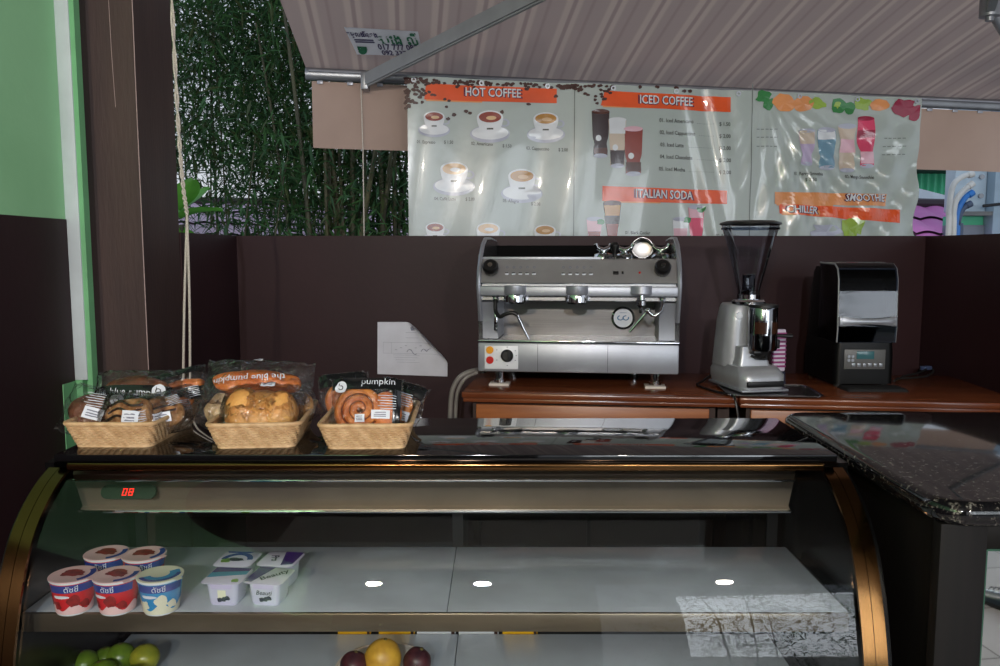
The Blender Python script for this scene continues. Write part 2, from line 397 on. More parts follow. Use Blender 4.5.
th_ = obj('thermostat', move(prism([(sx * .036 + .0125 * cos(a), .0125 * sin(a)) for sx, a0 in ((1, -pi / 2), (-1, pi / 2)) for a in [a0 + pi * k / 12 for k in range(13)]], -.004, .004, 'y'), rotm((P(125, 490, 1.37).x, 1.385, 1.126), (R(-22), 0, 0))), mat('thermo', (26, 50, 34), .3), case)
SEG = {'0': 'abcdef', '8': 'abcdefg'}
def seg7(ch, x, s):
    w2, h2, q = .0032 * s, .0058 * s, .0009 * s; out = []
    lines = {'a': ((-w2, h2), (w2, h2)), 'b': ((w2, h2), (w2, 0)), 'c': ((w2, 0), (w2, -h2)), 'd': ((-w2, -h2), (w2, -h2)), 'e': ((-w2, -h2), (-w2, 0)), 'f': ((-w2, 0), (-w2, h2)), 'g': ((-w2, 0), (w2, 0))}
    for k in SEG[ch]:
        (a, b), (c, d) = lines[k]; out.append(move(box(min(a, c) - q * .8, max(a, c) + q * .8, -.0003, .0003, min(b, d) - q * .8, max(b, d) + q * .8), (x + (b + d) * .1, 0, 0)))
    return out
obj('digits', [move(g, rotm((P(125, 490, 1.37).x, 1.3803, 1.1275), (R(-22), 0, 0))) for k, c in ((-.0055, '0'), (.0055, '8')) for g in seg7(c, k, .95)], M['led'], th_)
for i in (0, 1):
    x0, x1 = ((XL + .008, -.0875), (-.0865, XR - .028))[i]
    obj('glass_shelf', rbox(x0, x1, 1.256, 1.545, .955, .965, .002), M['shelf_white'], case)
    x0, x1 = ((XL + .02, -.0875), (-.0865, XR - .042))[i]
    obj('lower_deck', rbox(x0, x1, 1.175, 1.592, .748, .76, .002), M['deck_white'], case)
obj('shelf_rail', rbox(XL + .008, XR - .030, 1.247, 1.255, .934, .9655, .002), M['rail_metal'], case)
for s in (-1, 1):
    xx = XL + .02 if s < 0 else XR - .02
    obj('shelf_bracket', box(xx - .006, xx + .006, 1.27, 1.54, .935, .954), M['black'], case)
obj('base', [box(XL + .012, XR - .012, 1.172, 1.66, .0, .60), box(XL + .012, XR - .012, 1.593, 1.66, .60, .752), box(XL + .012, XR - .012, 1.175, 1.59, .60, .747)], M['black'], case)
obj('kick_plate', box(XL + .012, XR - .012, 1.164, 1.171, .0, .60), M['black_gloss'], case)
gd = clear('rear_glass', (205, 208, 208), 0, 1.45)
for x0, x1, y in ((XL + .014, -.07, 1.646), (-.10, XR - .014, 1.634)):
    d = obj('sliding_door', [box(x0, x1, y, y + .008, .753, .775), box(x0, x1, y, y + .008, 1.165, 1.183), box(x0, x0 + .022, y, y + .008, .775, 1.165), box(x1 - .022, x1, y, y + .008, .775, 1.165)], M['black'], case)
    obj('pane', box(x0 + .022, x1 - .022, y + .003, y + .005, .775, 1.165), gd, d)

# ================================================================== granite counter on the right
gc = thing('granite_counter', 'dark granite topped counter beside the display case, on the right', 'counter', (0, 0, 0))
def slab_outline(x0, x1, y0, y1, r=.05, n=7):
    o = []
    for cx, cy, a in ((x0 + r, y0 + r, pi), (x1 - r, y0 + r, 1.5 * pi), (x1 - r, y1 - r, 0), (x0 + r, y1 - r, .5 * pi)):
        for i in range(n + 1): o.append((cx + r * cos(a + pi / 2 * i / n), cy + r * sin(a + pi / 2 * i / n)))
    return o
def bullnose(x0, x1, y0, y1, z0, z1):
    r = (z1 - z0) / 2; base = slab_outline(x0, x1, y0, y1); n = len(base); v = []; f = []; K = 8
    cx, cy = (x0 + x1) / 2, (y0 + y1) / 2
    for k in range(K + 1):
        a = -pi / 2 + pi * k / K; ins = r * (1 - cos(a)) * .8
        o = slab_outline(x0 + ins, x1 - ins, y0 + ins, y1 - ins, .05 - ins * .5)
        v += [(p[0], p[1], (z0 + z1) / 2 + r * sin(a)) for p in o]
    for k in range(K):
        for i in range(n): j = (i + 1) % n; f.append((k * n + i, k * n + j, (k + 1) * n + j, (k + 1) * n + i))
    f.append(tuple(range(n - 1, -1, -1))); f.append(tuple(K * n + i for i in range(n)))
    return v, f
obj('granite_top', bullnose(.616, 1.66, 1.088, 1.745, 1.163, 1.2), M['granite'], gc, 50)
obj('carcass', [box(.64, 1.64, 1.135, 1.72, 0, 1.1625)], M['black_lam'], gc)
obj('pilaster', [rbox(.632, .70, 1.112, 1.134, 0, 1.1625, .002)], M['black_lam'], gc)
obj('frame_rail', [rbox(.7005, 1.64, 1.118, 1.134, 1.123, 1.1625, .002)], M['black_lam'], gc)
mr = obj('mirror_panel', box(.706, 1.62, 1.128, 1.134, .06, 1.119), mat('mirror', (228, 232, 230), .02, 1), gc)
obj('bevel_edge', [move(prism([(1.118, 0), (1.1275, 0), (1.1275, .005)], .06, 1.122, 'x'), MX.Translation((.7, 0, 0)) @ MX.Rotation(-pi / 2, 4, 'Y') @ MX.Translation((0, 0, 0))) if False else box(.7005, .7055, 1.119, 1.1275, .06, 1.122),
                   box(.7055, 1.62, 1.119, 1.1275, 1.1195, 1.1225)], mat('glass_edge', (52, 84, 70), .1), mr)
# a dark shoe on the tiles behind, seen in the mirror
def shoe(label, loc, rz, col):
    t = thing('shoe', label, 'shoe', loc, rz, 'pair of dark shoes')
    def up(u, q):
        a = 2 * pi * u; l = -.13 + .26 * q; wd = .042 * (1 - abs(2 * q - 1.05) ** 3 * .75); h = .03 + .045 * max(0, .55 - q) + .03 * (1 - q)
        return V((wd * cos(a), l, .018 + h * max(0, sin(a)) ** .8))
    obj('upper', [grid(up, 20, 14), move(ball(.036, .03, .03, nu=16, nv=8), (0, .10, .03))], mat('shoe_leather', col, .35), t)
    obj('sole', prism([(.044 * cos(a) * (1 - .15 * sin(a)), .134 * sin(a)) for a in [2 * pi * i / 24 for i in range(24)]], 0, .018, 'z'), M['black_soft'], t)
    obj('laces', [tube([(-.02, .01 + k * .02, .078 - k * .006), (0, .012 + k * .02, .084 - k * .006), (.02, .01 + k * .02, .078 - k * .006)], .0025, 6) for k in range(3)], M['black'], t)
    return t
fm = onplane(995, 607, V((0, 1.128, 0)), V((0, 1, 0)))
rr = ray(995, 607); rr = V((rr.x, -rr.y, rr.z)); q0 = fm + rr * (-fm.z / rr.z)
shoe('dark shoe on the tiles, seen at the edge of the counter mirror', (q0.x + .03, q0.y, 0), R(150), (40, 52, 64))
shoe('dark shoe farther right on the tiles, beside the other shoe', (q0.x + .24, q0.y + .03, 0), R(165), (40, 52, 64))

# ================================================================== espresso machine
em = thing('espresso_machine', 'two group stainless steel espresso machine standing on the wooden cabinet', 'espresso machine', (.254, 2.615, 1.1), R(-6.5))
HW = .33
obj('drip_tray_body', [rbox(-HW, HW, 0, .50, .052, .15, .006)], M['steel_pale'], em)
obj('panel_seam', [box(x - .0006, x + .0006, -.0008, .002, .056, .146) for x in (-.13, .10)] , M['black_soft'], em)
obj('tray_grille', [box(-HW + .02, HW - .02, .012, .24, .1502, .1515)] + [box(-HW + .03, HW - .03, y, y + .003, .1515, .154) for y in [.02 + k * .0095 for k in range(23)]], M['steel'], em)
obj('tray_lip', [rbox(-HW, HW, -.003, .010, .1505, .1585, .002)], M['chrome'], em)
sidep = [(.05, .15), (.045, .22), (.02, .285), (.0, .34), (.012, .385), (.05, .435), (.11, .475), (.17, .494), (.30, .497), (.46, .49), (.50, .40), (.50, .06), (.30, .055), (.30, .15)]
for s in (-1, 1):
    a, b = (-HW - .004, -HW + .010) if s < 0 else (HW - .010, HW + .004)
    sp_ = obj('side_panel', prism(sidep, a, b, 'x'), M['steel'], em)
    obj('edge_bead', tube([((a + b) / 2, p[0] - .001, p[1]) for p in sidep[1:10]], .0075, 8), M['steel_pale'], sp_)
obj('backsplash', box(-HW + .01, HW - .01, .235, .24, .152, .30), M['steel_panel'], em)
obj('back_panel', box(-HW + .01, HW - .01, .47, .485, .15, .475), M['black_matte'], em)
obj('cup_tray', box(-HW + .01, HW - .01, .07, .47, .405, .412), M['black_matte'], em)
obj('group_hood', prism([(.03, .312), (.235, .305), (.235, .30), (.06, .285), (.03, .29)], -HW + .01, HW - .01, 'x'), M['steel'], em)
obj('control_fascia', [prism([(.0, .349), (.002, .352), (.048, .424), (.07, .428), (.07, .405), (.03, .349)], -HW + .01, HW - .01, 'x')], mat('fascia', (158, 156, 157), .4, .5), em, 30)
for s in (-1, 1): obj('side_column', prism([(.05, .158), (.05, .225), (.028, .284), (.2345, .284), (.2345, .158)], s * .294 - .026, s * .294 + .026, 'x'), M['steel_pale'], em)
obj('fascia_gap_strip', box(-HW + .012, HW - .012, .02, .03, .338, .349), M['alu'], em)  # aluminium strip set back between fascia and hood band
obj('hood_band', rbox(-HW + .008, HW - .008, -.002, .03, .306, .338, .004), M['steel_pale'], em)
obj('tray_rail', rbox(-HW + .01, .075, .060, .068, .424, .434, .002), M['steel_pale'], em)
fn = V((0, -.84, .54))
def onfas(x, t, off=0): return V((x, .002 + .046 * t, .352 + .072 * t)) + fn * off
FR = rotm((0, 0, 0), (R(57.4), 0, 0))
for s, x in ((-1, -.287), (1, .272)):
    k = obj('steam_knob', move(lathe([(0, 0), (.013, 0), (.013, .012), (.024, .014), (.026, .022), (.026, .038), (.021, .044), (0, .045)], 24), rotm(onfas(x, .45), (R(57.4), 0, 0))), M['black'], em)
    obj('cap', move(disc(.008, .0452, .0475, 16), rotm(onfas(x, .45), (R(57.4), 0, 0))), M['chrome'], k)
for x0 in (-.205, -.018):
    for i in range(5):
        x = x0 - .03 + i * .0225
        b = obj('dose_button', [move(rbox(-.0062, .0062, -.004, .004, 0, .003, .0012), rotm(onfas(x, .36), (R(57.4), 0, 0)))], M['label_white'], em)
        obj('button_icon', [move(box(-.0055, .0055, .0, .0032, .0031, .0036), rotm(onfas(x, .36), (R(57.4), 0, 0)))], M['black_soft'], b)
        obj('dose_icon', [move(lathe([(.0026, 0), (.0042, 0), (.0042, .0004), (.0026, .0004), (.0026, 0)], 12), rotm(onfas(x, .66), (R(57.4), 0, 0)))], M['ink'], em)
obj('rocker_switch', [move(rbox(-.009, .009, -.006, .006, 0, .005, .002), rotm(onfas(.123, .40), (R(57.4), 0, 0))), move(rbox(-.003, .003, -.005, .005, 0, .003, .001), rotm(onfas(.145, .42), (R(57.4), 0, 0)))], M['black'], em)
obj('red_lamp', move(disc(.0035, 0, .003, 12), rotm(onfas(.20, .42), (R(57.4), 0, 0))), M['red_btn'], em)
for x in (-.205, -.002):
    g = obj('group_head', lathe([(0, .34), (.036, .34), (.0365, .316), (.034, .312), (0, .312)], 32, (x, .0, 0)), M['steel_pale'], em)
    obj('group_collar', lathe([(0, .311), (.037, .311), (.039, .30), (.039, .287), (.032, .281), (0, .281)], 32, (x, .004, 0)), M['chrome'], g)
    obj('group_neck', rbox(x - .03, x + .03, .01, .14, .288, .311, .006), M['chrome'], g)
hw = obj('water_outlet', lathe([(0, .34), (.034, .34), (.0345, .316), (.031, .312), (0, .312)], 32, (.205, 0, 0)), M['steel_pale'], em)
obj('spout', lathe([(0, .311), (.012, .311), (.013, .296), (.017, .292), (.017, .278), (.007, .270), (.006, .252), (0, .252)], 20, (.205, .004, 0)), M['chrome'], hw)
def wand(px, m, name='steam_wand'):
    t = obj(name, tube(spline(px[:-1], 6) + [px[-1]], .0052, 10), m, em); return t
wl = obj('steam_wand', [tube(spline([(-.272, .02, .30), (-.272, .01, .285), (-.27, .0, .255), (-.255, -.012, .238), (-.235, -.018, .247), (-.212, -.02, .252), (-.195, -.02, .243)], 6), .0068, 10)], M['black'], em)
obj('wand_tip', tube([(-.195, -.02, .243), (-.178, -.02, .205), (-.158, -.02, .165)], [.0055, .005, .0042], 10), M['chrome'], wl)
obj('swivel_joint', [lathe([(0, 0), (.009, 0), (.010, .02), (.007, .024), (0, .024)], 16, (-.272, .018, .282)), move(rbox(-.006, .006, -.003, .003, -.035, .03, .003), (-.27, -.002, .225))], M['chrome'], wl)
wr = obj('steam_wand', [tube(spline([(.275, .02, .30), (.272, .0, .272), (.262, -.012, .256), (.245, -.016, .246), (.228, -.018, .258), (.215, -.018, .262)], 6), .0060, 10)], M['chrome'], em)
obj('wand_tip', tube([(.226, -.018, .262), (.198, -.02, .228), (.168, -.02, .192)], [.0052, .005, .0042], 10), M['chrome'], wr)
obj('swivel_joint', [lathe([(0, 0), (.009, 0), (.010, .02), (.007, .024), (0, .024)], 16, (.275, .018, .282)), ], M['chrome'], wr)
obj('pivot_ball', ball(.010, .010, .010, (.224, -.017, .262), 14, 8), M['chrome'], wr)
gx, gz = .157, .218
ga = obj('gauge', move(lathe([(0, 0), (.040, 0), (.041, .010), (.034, .013), (.0335, .008), (0, .008)], 32), rotm((gx, .2345, gz), (pi / 2, 0, 0))), M['chrome'], em)
obj('dial', move(disc(.033, .0082, .0088, 28), rotm((gx, .2345, gz), (pi / 2, 0, 0))), M['label_white'], ga)
obj('dial_marks', [move(ring2(k * .0095, 0, .0075, .0115, 18, pi / 2 - k * .2, pi / 2 - k * .2 + k * 5.2 if False else pi / 2 + 2 * pi * .82, .8), rotm((gx, .2345 - .0092, gz), (pi / 2, 0, 0))) for k in (-1, 1)] +
    [move(quad2((-.012, .019), (.012, .019), (.012, .0175), (-.012, .0175)), rotm((gx, .2345 - .0092, gz), (pi / 2, 0, 0)))], mat('dial_blue', (52, 110, 160), .5), ga, flip=False)
cp = obj('switch_plate', rbox(-.307, -.195, -.003, -.0003, .062, .140, .001), M['white_plastic'], em)
obj('amber_button', move(disc(.0125, 0, .006, 20), rotm((-.289, -.003, .126), (pi / 2, 0, 0))), M['amber_btn'], cp)
obj('red_button', move(disc(.0125, 0, .006, 20), rotm((-.289, -.003, .092), (pi / 2, 0, 0))), M['red_btn'], cp)
kn = obj('main_switch', move(lathe([(0, 0), (.02, 0), (.021, .01), (.015, .016), (0, .016)], 24), rotm((-.231, -.003, .108), (pi / 2, 0, 0))), M['black'], cp)
obj('switch_grip', move(rbox(-.005, .005, -.018, .018, .016, .024, .003), rotm((-.231, -.003, .108), (pi / 2, 0, R(25)))), M['black_soft'], kn)
obj('plate_marks', [move(quad2((a, b + .0012), (a + .004, b + .0012), (a + .004, b - .0012), (a, b - .0012), 1), rotm((0, -.0034, 0), (pi / 2, 0, 0))) for a, b in ((-.268, .126), (-.268, .092), (-.206, .124), (-.203, .108), (-.206, .092), (-.233, .074), (-.233, .136))], M['ink'], cp, flip=False)
for x, y in ((-.262, .05), (.258, .05), (-.262, .44), (.20, .30)):
    f_ = obj('foot', lathe([(0, .009), (.021, .009), (.021, .02), (.016, .021), (.016, .052), (0, .052)], 20, (x, y, 0)), M['chrome'], em)
    if y < .1: obj('foot_pad', rbox(x - .034, x + .034, y - .03, y + .03, 0, .0088, .002), mat('pad_white', (214, 204, 196), .7), f_)
    else: obj('foot_pad', disc(.02, 0, .0088, 16, (x, y, 0)), M['black'], f_)
# portafilters lying on the cup tray, spouts up
def portafilter(label, loc, rz, rx=0):
    t = thing('portafilter', label, 'portafilter', loc, (rx, 0, rz), 'portafilters on top of the espresso machine')
    obj('basket_ring', lathe([(0, .0), (.034, 0), (.036, .004), (.036, .022), (.032, .03), (.014, .036), (0, .036)], 28), M['chrome'], t)
    obj('spout', [tube(spline([(0, 0, .033), (0, 0, .042), (0, s * .012, .047), (0, s * .022, .053), (0, s * .030, .066)], 4), [.010] * 9 + [.008] * 4 + [.0065] * 4, 10) for s in (-1, 1)], M['chrome'], t)
    obj('handle', tube([(.03, 0, .014), (.055, 0, .015), (.058, 0, .015), (.075, 0, .015), (.12, 0, .013), (.155, 0, .013), (.16, 0, .013)], [.007, .007, .013, .013, .015, .013, .006], 14), M['black'], t)
    return t
em_m = rotm((.254, 2.615, 1.1), (0, 0, R(-6.5)))
for k, (x, y, rz, lab) in enumerate(((.085, .26, -70, 'chrome portafilter with raised spouts, leftmost of those on the machine'), (.160, .25, -98, 'chrome portafilter with forked spouts, in the middle on the machine'), (.285, .25, -100, 'chrome portafilter tucked by the right side panel of the machine'))):
    portafilter(lab, em_m @ V((x, y, .4125)), R(rz - 6.5))
jg = thing('milk_jug', 'small steel milk jug lying on the espresso machine, its mouth facing front', 'jug', em_m @ V((.225, .36, .4555)), (R(84), 0, R(-8)))
obj('body', lathe([(0, 0), (.040, 0), (.043, .008), (.038, .05), (.034, .075), (.037, .092), (.0355, .092), (.0325, .075), (.036, .05), (.041, .01), (0, .004)], 28), M['steel_panel'], jg)
obj('handle', tube(spline([(.036, 0, .082), (.058, 0, .085), (.064, 0, .06), (.055, 0, .03), (.041, 0, .022)], 5), .0038, 8), M['chrome'], jg)
ta = thing('tamper', 'small round tamper with a dark knob on the espresso machine', 'tamper', em_m @ V((.122, .14, .4125)), 0)
obj('base', disc(.027, 0, .02, 24), M['chrome'], ta)
obj('handle', lathe([(0, .02), (.008, .02), (.007, .035), (.015, .05), (.016, .062), (.01, .07), (0, .07)], 20), M['black'], ta)

# ================================================================== coffee grinder
gr = thing('coffee_grinder', 'silver coffee grinder with clear hopper and chrome doser', 'coffee grinder', (.812, 2.615, 1.1062), R(11))
def rrect(wx, wy, r, cx=0, cy=0, n=5):
    o = []
    for sx, sy, a in ((-1, -1, pi), (1, -1, 1.5 * pi), (1, 1, 0), (-1, 1, .5 * pi)):
        for i in range(n + 1): o.append((cx + sx * (wx / 2 - r) + r * cos(a + pi / 2 * i / n), cy + sy * (wy / 2 - r) + r * sin(a + pi / 2 * i / n)))
    return o
def loft(secs):
    """secs: list of (outline, z)"""
    n = len(secs[0][0]); v = [(p[0], p[1], z) for o, z in secs for p in o]; f = []
    for k in range(len(secs) - 1):
        for i in range(n): j = (i + 1) % n; f.append((k * n + i, k * n + j, (k + 1) * n + j, (k + 1) * n + i))
    f.append(tuple(range(n - 1, -1, -1))); f.append(tuple((len(secs) - 1) * n + i for i in range(n)))
    return v, f
obj('base_plinth', loft([(rrect(.145, .245, .03, 0, .0), .012), (rrect(.155, .255, .035, 0, 0), .03), (rrect(.155, .255, .035, 0, 0), .055), (rrect(.135, .23, .04, 0, .01), .078)]), M['grinder_grey'], gr, 50)
obj('front_slot', rbox(-.062, .062, -.1325, -.12, .020, .038, .003), M['black'], gr)
obj('foot_plate', rbox(-.08, .08, -.13, .11, .004, .012, .003), M['steel_pale'], gr)
for sx in (-1, 1):
    for sy in (-1, 1): obj('rubber_foot', disc(.012, 0, .004, 14, (sx * .06, .0 + sy * .09, 0)), M['black'], gr)
obj('motor_body', loft([(rrect(.135, .135, .04, -.01, .055), .07), (rrect(.13, .13, .04, -.012, .05), .12), (rrect(.115, .125, .04, -.014, .045), .22), (rrect(.105, .12, .04, -.012, .04), .268), (rrect(.095, .11, .04, -.01, .04), .276)]), M['grinder_grey'], gr, 50)
obj('front_column', loft([(rrect(.112, .06, .012, .0, -.03), .075), (rrect(.10, .05, .012, .0, -.03), .10), (rrect(.095, .05, .012, .0, -.03), .14)]), M['grinder_grey'], gr, 50)
obj('body_cap', lathe([(0, 0), (.009, 0), (.008, .004), (0, .005)], 18, (0, 0, 0)) if False else move(lathe([(0, 0), (.0115, 0), (.0105, .004), (0, .005)], 18), rotm((-.04, -.0185, .238), (pi / 2, 0, R(-20)))), M['label_white'], gr)
ds = obj('doser', lathe([(0, .13), (.044, .13), (.046, .135), (.046, .262), (.044, .268), (0, .268)], 36, (.022, -.058, 0)), mat('doser_chrome', (150, 152, 156), .12, 1), gr)
obj('doser_window', [lathe([(.0465, .185), (.0467, .185), (.0467, .222), (.0465, .222)], 10, (.022, -.058, 0), R(a), R(a + 48)) for a in (-150, -82)], mat('coffee_window', (60, 36, 26), .15), ds)
obj('window_frame', [lathe([(.0462, .180), (.0466, .180), (.0466, .227), (.0462, .227)], 10, (.022, -.058, 0), R(a - 4), R(a + 52)) for a in (-150, -82)], M['chrome'], ds)
obj('doser_outlet', [lathe([(0, .100), (.022, .100), (.03, .13), (0, .13)], 20, (.022, -.062, 0)), rbox(-.02, .03, -.085, -.03, .118, .13, .003)], M['black'], ds)
obj('doser_lid', lathe([(0, .268), (.047, .268), (.047, .276), (.03, .279), (0, .279)], 30, (.022, -.058, 0)), M['black'], ds)
lv = obj('dosing_lever', [tube([(.06, -.05, .172), (.085, -.055, .174), (.125, -.06, .172)], [.006, .0055, .008], 10), rbox(.055, .074, -.08, -.035, .135, .165, .004)], M['black'], gr)
obj('fork', [tube([(-.012 + s * .024, -.03, .112), (-.012 + s * .024, -.075, .108), (-.004 + s * .020, -.10, .109)], .0042, 8) for s in (0, 1)] + [rbox(-.022, .03, -.05, -.03, .104, .118, .003)], M['black'], gr)
hp = obj('hopper', lathe([(.034, .302), (.036, .32), (.046, .36), (.066, .44), (.084, .505), (.089, .523), (.0905, .530)], 40), M['hopper'], gr, 180)
obj('hopper_collar', lathe([(0, .276), (.054, .276), (.055, .284), (.05, .29), (.037, .292), (.037, .306), (0, .306)], 32), M['chrome'], gr)
obj('hopper_band', lathe([(.0895, .516), (.0915, .516), (.0925, .522), (.0905, .522)], 40), M['smoke'], hp)
obj('hopper_lid', lathe([(0, .545), (.075, .544), (.096, .538), (.0975, .533), (.092, .5305), (0, .5305)], 40), M['black'], gr)
obj('gate', [rbox(-.018, .018, -.012, .012, .307, .372, .004), lathe([(0, .307), (.03, .307), (.03, .318), (0, .318)], 20)], clear('gate', (150, 150, 160), .05, 1.5), gr)
tr = thing('drip_tray', 'flat steel tray under the coffee grinder, reaching out to its right', 'tray', (.865, 2.545, 1.1), R(-5))
obj('plate', loft([(rrect(.28, .21, .03), 0), (rrect(.29, .22, .03), .004), (rrect(.29, .22, .03), .006)]), M['steel'], tr)
obj('rim', tube([(p[0], p[1], .007) for p in rrect(.29, .22, .03)] + [(-.145, -.08, .007)], .003, 8), M['chrome'], tr)
br = thing('cleaning_brush', 'small brush with a purple striped handle standing behind the grinder', 'brush', (.948, 2.70, 1.1), R(8))
obj('handle', [(rbox(-.022, .022, -.008, .008, .045, .19, .006), 0)] + [(box(-.0225, .0225, -.0085, .0085, .06 + k * .014, .067 + k * .014), 1) for k in range(9)], [mat('stripe_pale', (206, 196, 214), .5), mat('stripe_purple', (140, 50, 110), .5)], br)
obj('bristles', loft([(rrect(.05, .03, .008), 0), (rrect(.044, .024, .008), .045)]), mat('bristle', (34, 36, 60), .8), br)

# ================================================================== blender with a sound hood
bl = thing('blender', 'black commercial blender with clear sound hood and silver handle', 'blender', (1.215, 2.64, 1.1), R(-1))
bw = .0955
bs = [(0, .02), (.285, .02), (.285, .10), (.268, .30), (.262, .39), (.25, .405), (.17, .408), (.17, .152), (.0, .145)]
obj('base_body', [loft([(rrect(.196, .29, .02, 0, .145), .012), (rrect(.196, .29, .02, 0, .145), .11), (rrect(.19, .285, .02, 0, .145), .15)]), loft([(rrect(.188, .12, .02, 0, .222), .15), (rrect(.18, .10, .02, 0, .21), .38), (rrect(.17, .085, .02, 0, .21), .40)])], M['black_body'], bl, 50)
for sx in (-1, 1):
    for yy in (.03, .26): obj('rubber_foot', disc(.014, 0, .013, 14, (sx * .075, yy, 0)), M['black_soft'], bl)
hood = [(.0, .152), (-.004, .20), (.004, .36), (.016, .395), (.04, .41), (.17, .413)]
obj('sound_hood', [sheet(hood, -bw, bw, .004, 'x')] + [prism([(p[0] + .003, p[1] - .002) for p in hood] + [(.17, .153)], s * (bw - .002) - .002, s * (bw - .002) + .002, 'x') for s in (-1, 1)], M['smoke'], bl)
obj('hood_edge', [tube([(s * bw, p[0], p[1]) for p in spline([(a, b, 0) for a, b in hood], 3)], .0035, 8) if False else tube([(s * bw, a, b) for a, b in hood], .0035, 8) for s in (-1, 1)] + [tube([(-bw, .016, .395), (bw, .016, .395)], .003, 8)], M['alu_grey'], bl)
obj('hood_handle', [loft([([(-bw + .004, z) for z in ()] or rrect(.004, .0, 0), 0)] * 2)] if False else
    [grid(lambda u, t: V((-bw + .004 + (2 * bw - .006) * u, -.008 - .012 * sin(pi * u) ** .5 * 1 - .004 * sin(pi * t), .222 + (t - .5) * (.034 - .016 * sin(pi * u)) )), 16, 4),
     rbox(-bw, -bw + .02, -.014, -.002, .206, .238, .004), rbox(bw - .02, bw, -.014, -.002, .206, .238, .004)], M['steel_pale'], bl, 60)
cpn = obj('control_panel', rbox(-.07, .066, -.003, .001, .062, .128, .002), mat('panel_grey', (92, 92, 92), .4), bl)
obj('screen', rbox(-.03, .028, -.0045, -.0031, .096, .122, .001), mat('lcd', (60, 104, 112), .2), cpn)
for i in range(6): obj('speed_button', rbox(-.045 + i * .018, -.033 + i * .018, -.0055, -.0031, .070, .082, .001), M['alu'], cpn)
for i in range(4): obj('mode_button', move(disc(.005, 0, .003, 12), rotm((-.056 + (i % 2) * .013, -.003, .092 + (i // 2) * .013), (pi / 2, 0, 0))), M['alu'], cpn)
jar = obj('jar', [loft([(rrect(.10, .10, .02, 0, .085), .155), (rrect(.112, .112, .02, 0, .085), .20), (rrect(.125, .12, .02, 0, .085), .345), (rrect(.12, .11, .02, 0, .085), .35)])], clear('jar', (120, 140, 160), .05, 1.5), bl, 50)
obj('jar_lid', loft([(rrect(.128, .122, .02, 0, .085), .351), (rrect(.128, .122, .02, 0, .085), .362), (rrect(.07, .07, .02, 0, .085), .375)]), M['black_soft'], jar)
obj('jar_handle', tube(spline([(.055, .06, .33), (.08, .05, .32), (.08, .05, .22), (.055, .06, .20)], 5), .008, 8), M['black_soft'], jar)
pad = thing('rubber_mat', 'flat black rubber mat poking out under the blender', 'mat', (1.225, 2.60, 1.1), R(-2))
obj('mat_sheet', loft([(rrect(.20, .10, .012), 0), (rrect(.19, .09, .012), .008)]), M['black_soft'], pad)
obj('grip_ribs', [rbox(-.085, .085, y, y + .004, .008, .0095, .0005, 1) for y in (-.035, -.02)], M['black'], pad)

# ================================================================== woven baskets on the case
def rr2(w2, d2, r, n=6): return rrect(2 * w2, 2 * d2, r, 0, 0, n)
def basket(label, loc, rz):
    t = thing('woven_basket', label, 'basket', loc, rz, 'woven baskets of bread on the display case')
    rows = 9; mb = MB(); H_ = .044
    for k in range(rows):
        q = k / (rows - 1); w2 = .070 + .011 * q; d2 = .100 + .013 * q; z = .006 + (H_ - .008) * q
        o = rr2(w2, d2, .016, 5); L = [0]
        for i in range(len(o)): a, b = o[i], o[(i + 1) % len(o)]; L.append(L[-1] + sqrt((a[0] - b[0]) ** 2 + (a[1] - b[1]) ** 2))
        n = 200; pts = []; rad = []
        j = 0
        for i in range(n + 1):
            s = L[-1] * i / n
            while j < len(o) - 1 and L[j + 1] < s: j += 1
            a, b = V((*o[j], z)), V((*o[(j + 1) % len(o)], z)); f = (s - L[j]) / max(1e-6, L[j + 1] - L[j])
            p = a.lerp(b, min(1, f)); pts.append(p); rad.append(.0021 + .0010 * (1 if (i + k) % 4 < 2 else -1))
        mb.add(tube(pts, rad, 5, False))
    mb.build('woven_wall', M['wicker'], t, 60)
    obj('inner_lining', [loft([(rr2(.066, .096, .015), .004), (rr2(.081, .113, .015), H_ - .003)])] if False else
        (lambda A, B: ([(p[0], p[1], .004) for p in A] + [(p[0], p[1], H_ - .002) for p in B], [(i, (i + 1) % len(A), len(A) + (i + 1) % len(A), len(A) + i) for i in range(len(A))]))(rr2(.0665, .0965, .015), rr2(.0795, .1115, .015)), M['wicker'], t)
    o = rr2(.0815, .1135, .016); obj('rim', tube([(p[0], p[1], H_ + .001) for p in o] + [(*o[0], H_ + .001)], .0042, 8, False), M['wicker'], t)
    obj('base', prism(rr2(.070, .100, .016), 0, .0045, 'z'), M['wicker'], t)
    return t
B1 = (-.697, 1.513, 1.2); B2 = (-.448, 1.507, 1.2); B3 = (-.243, 1.500, 1.2)
basket('woven basket of dark rolls, leftmost on the display case', B1, R(-1))
basket('woven basket of long loaves, middle one on the display case', B2, R(5))
basket('woven basket of swirl pastries, right one on the display case', B3, R(2))

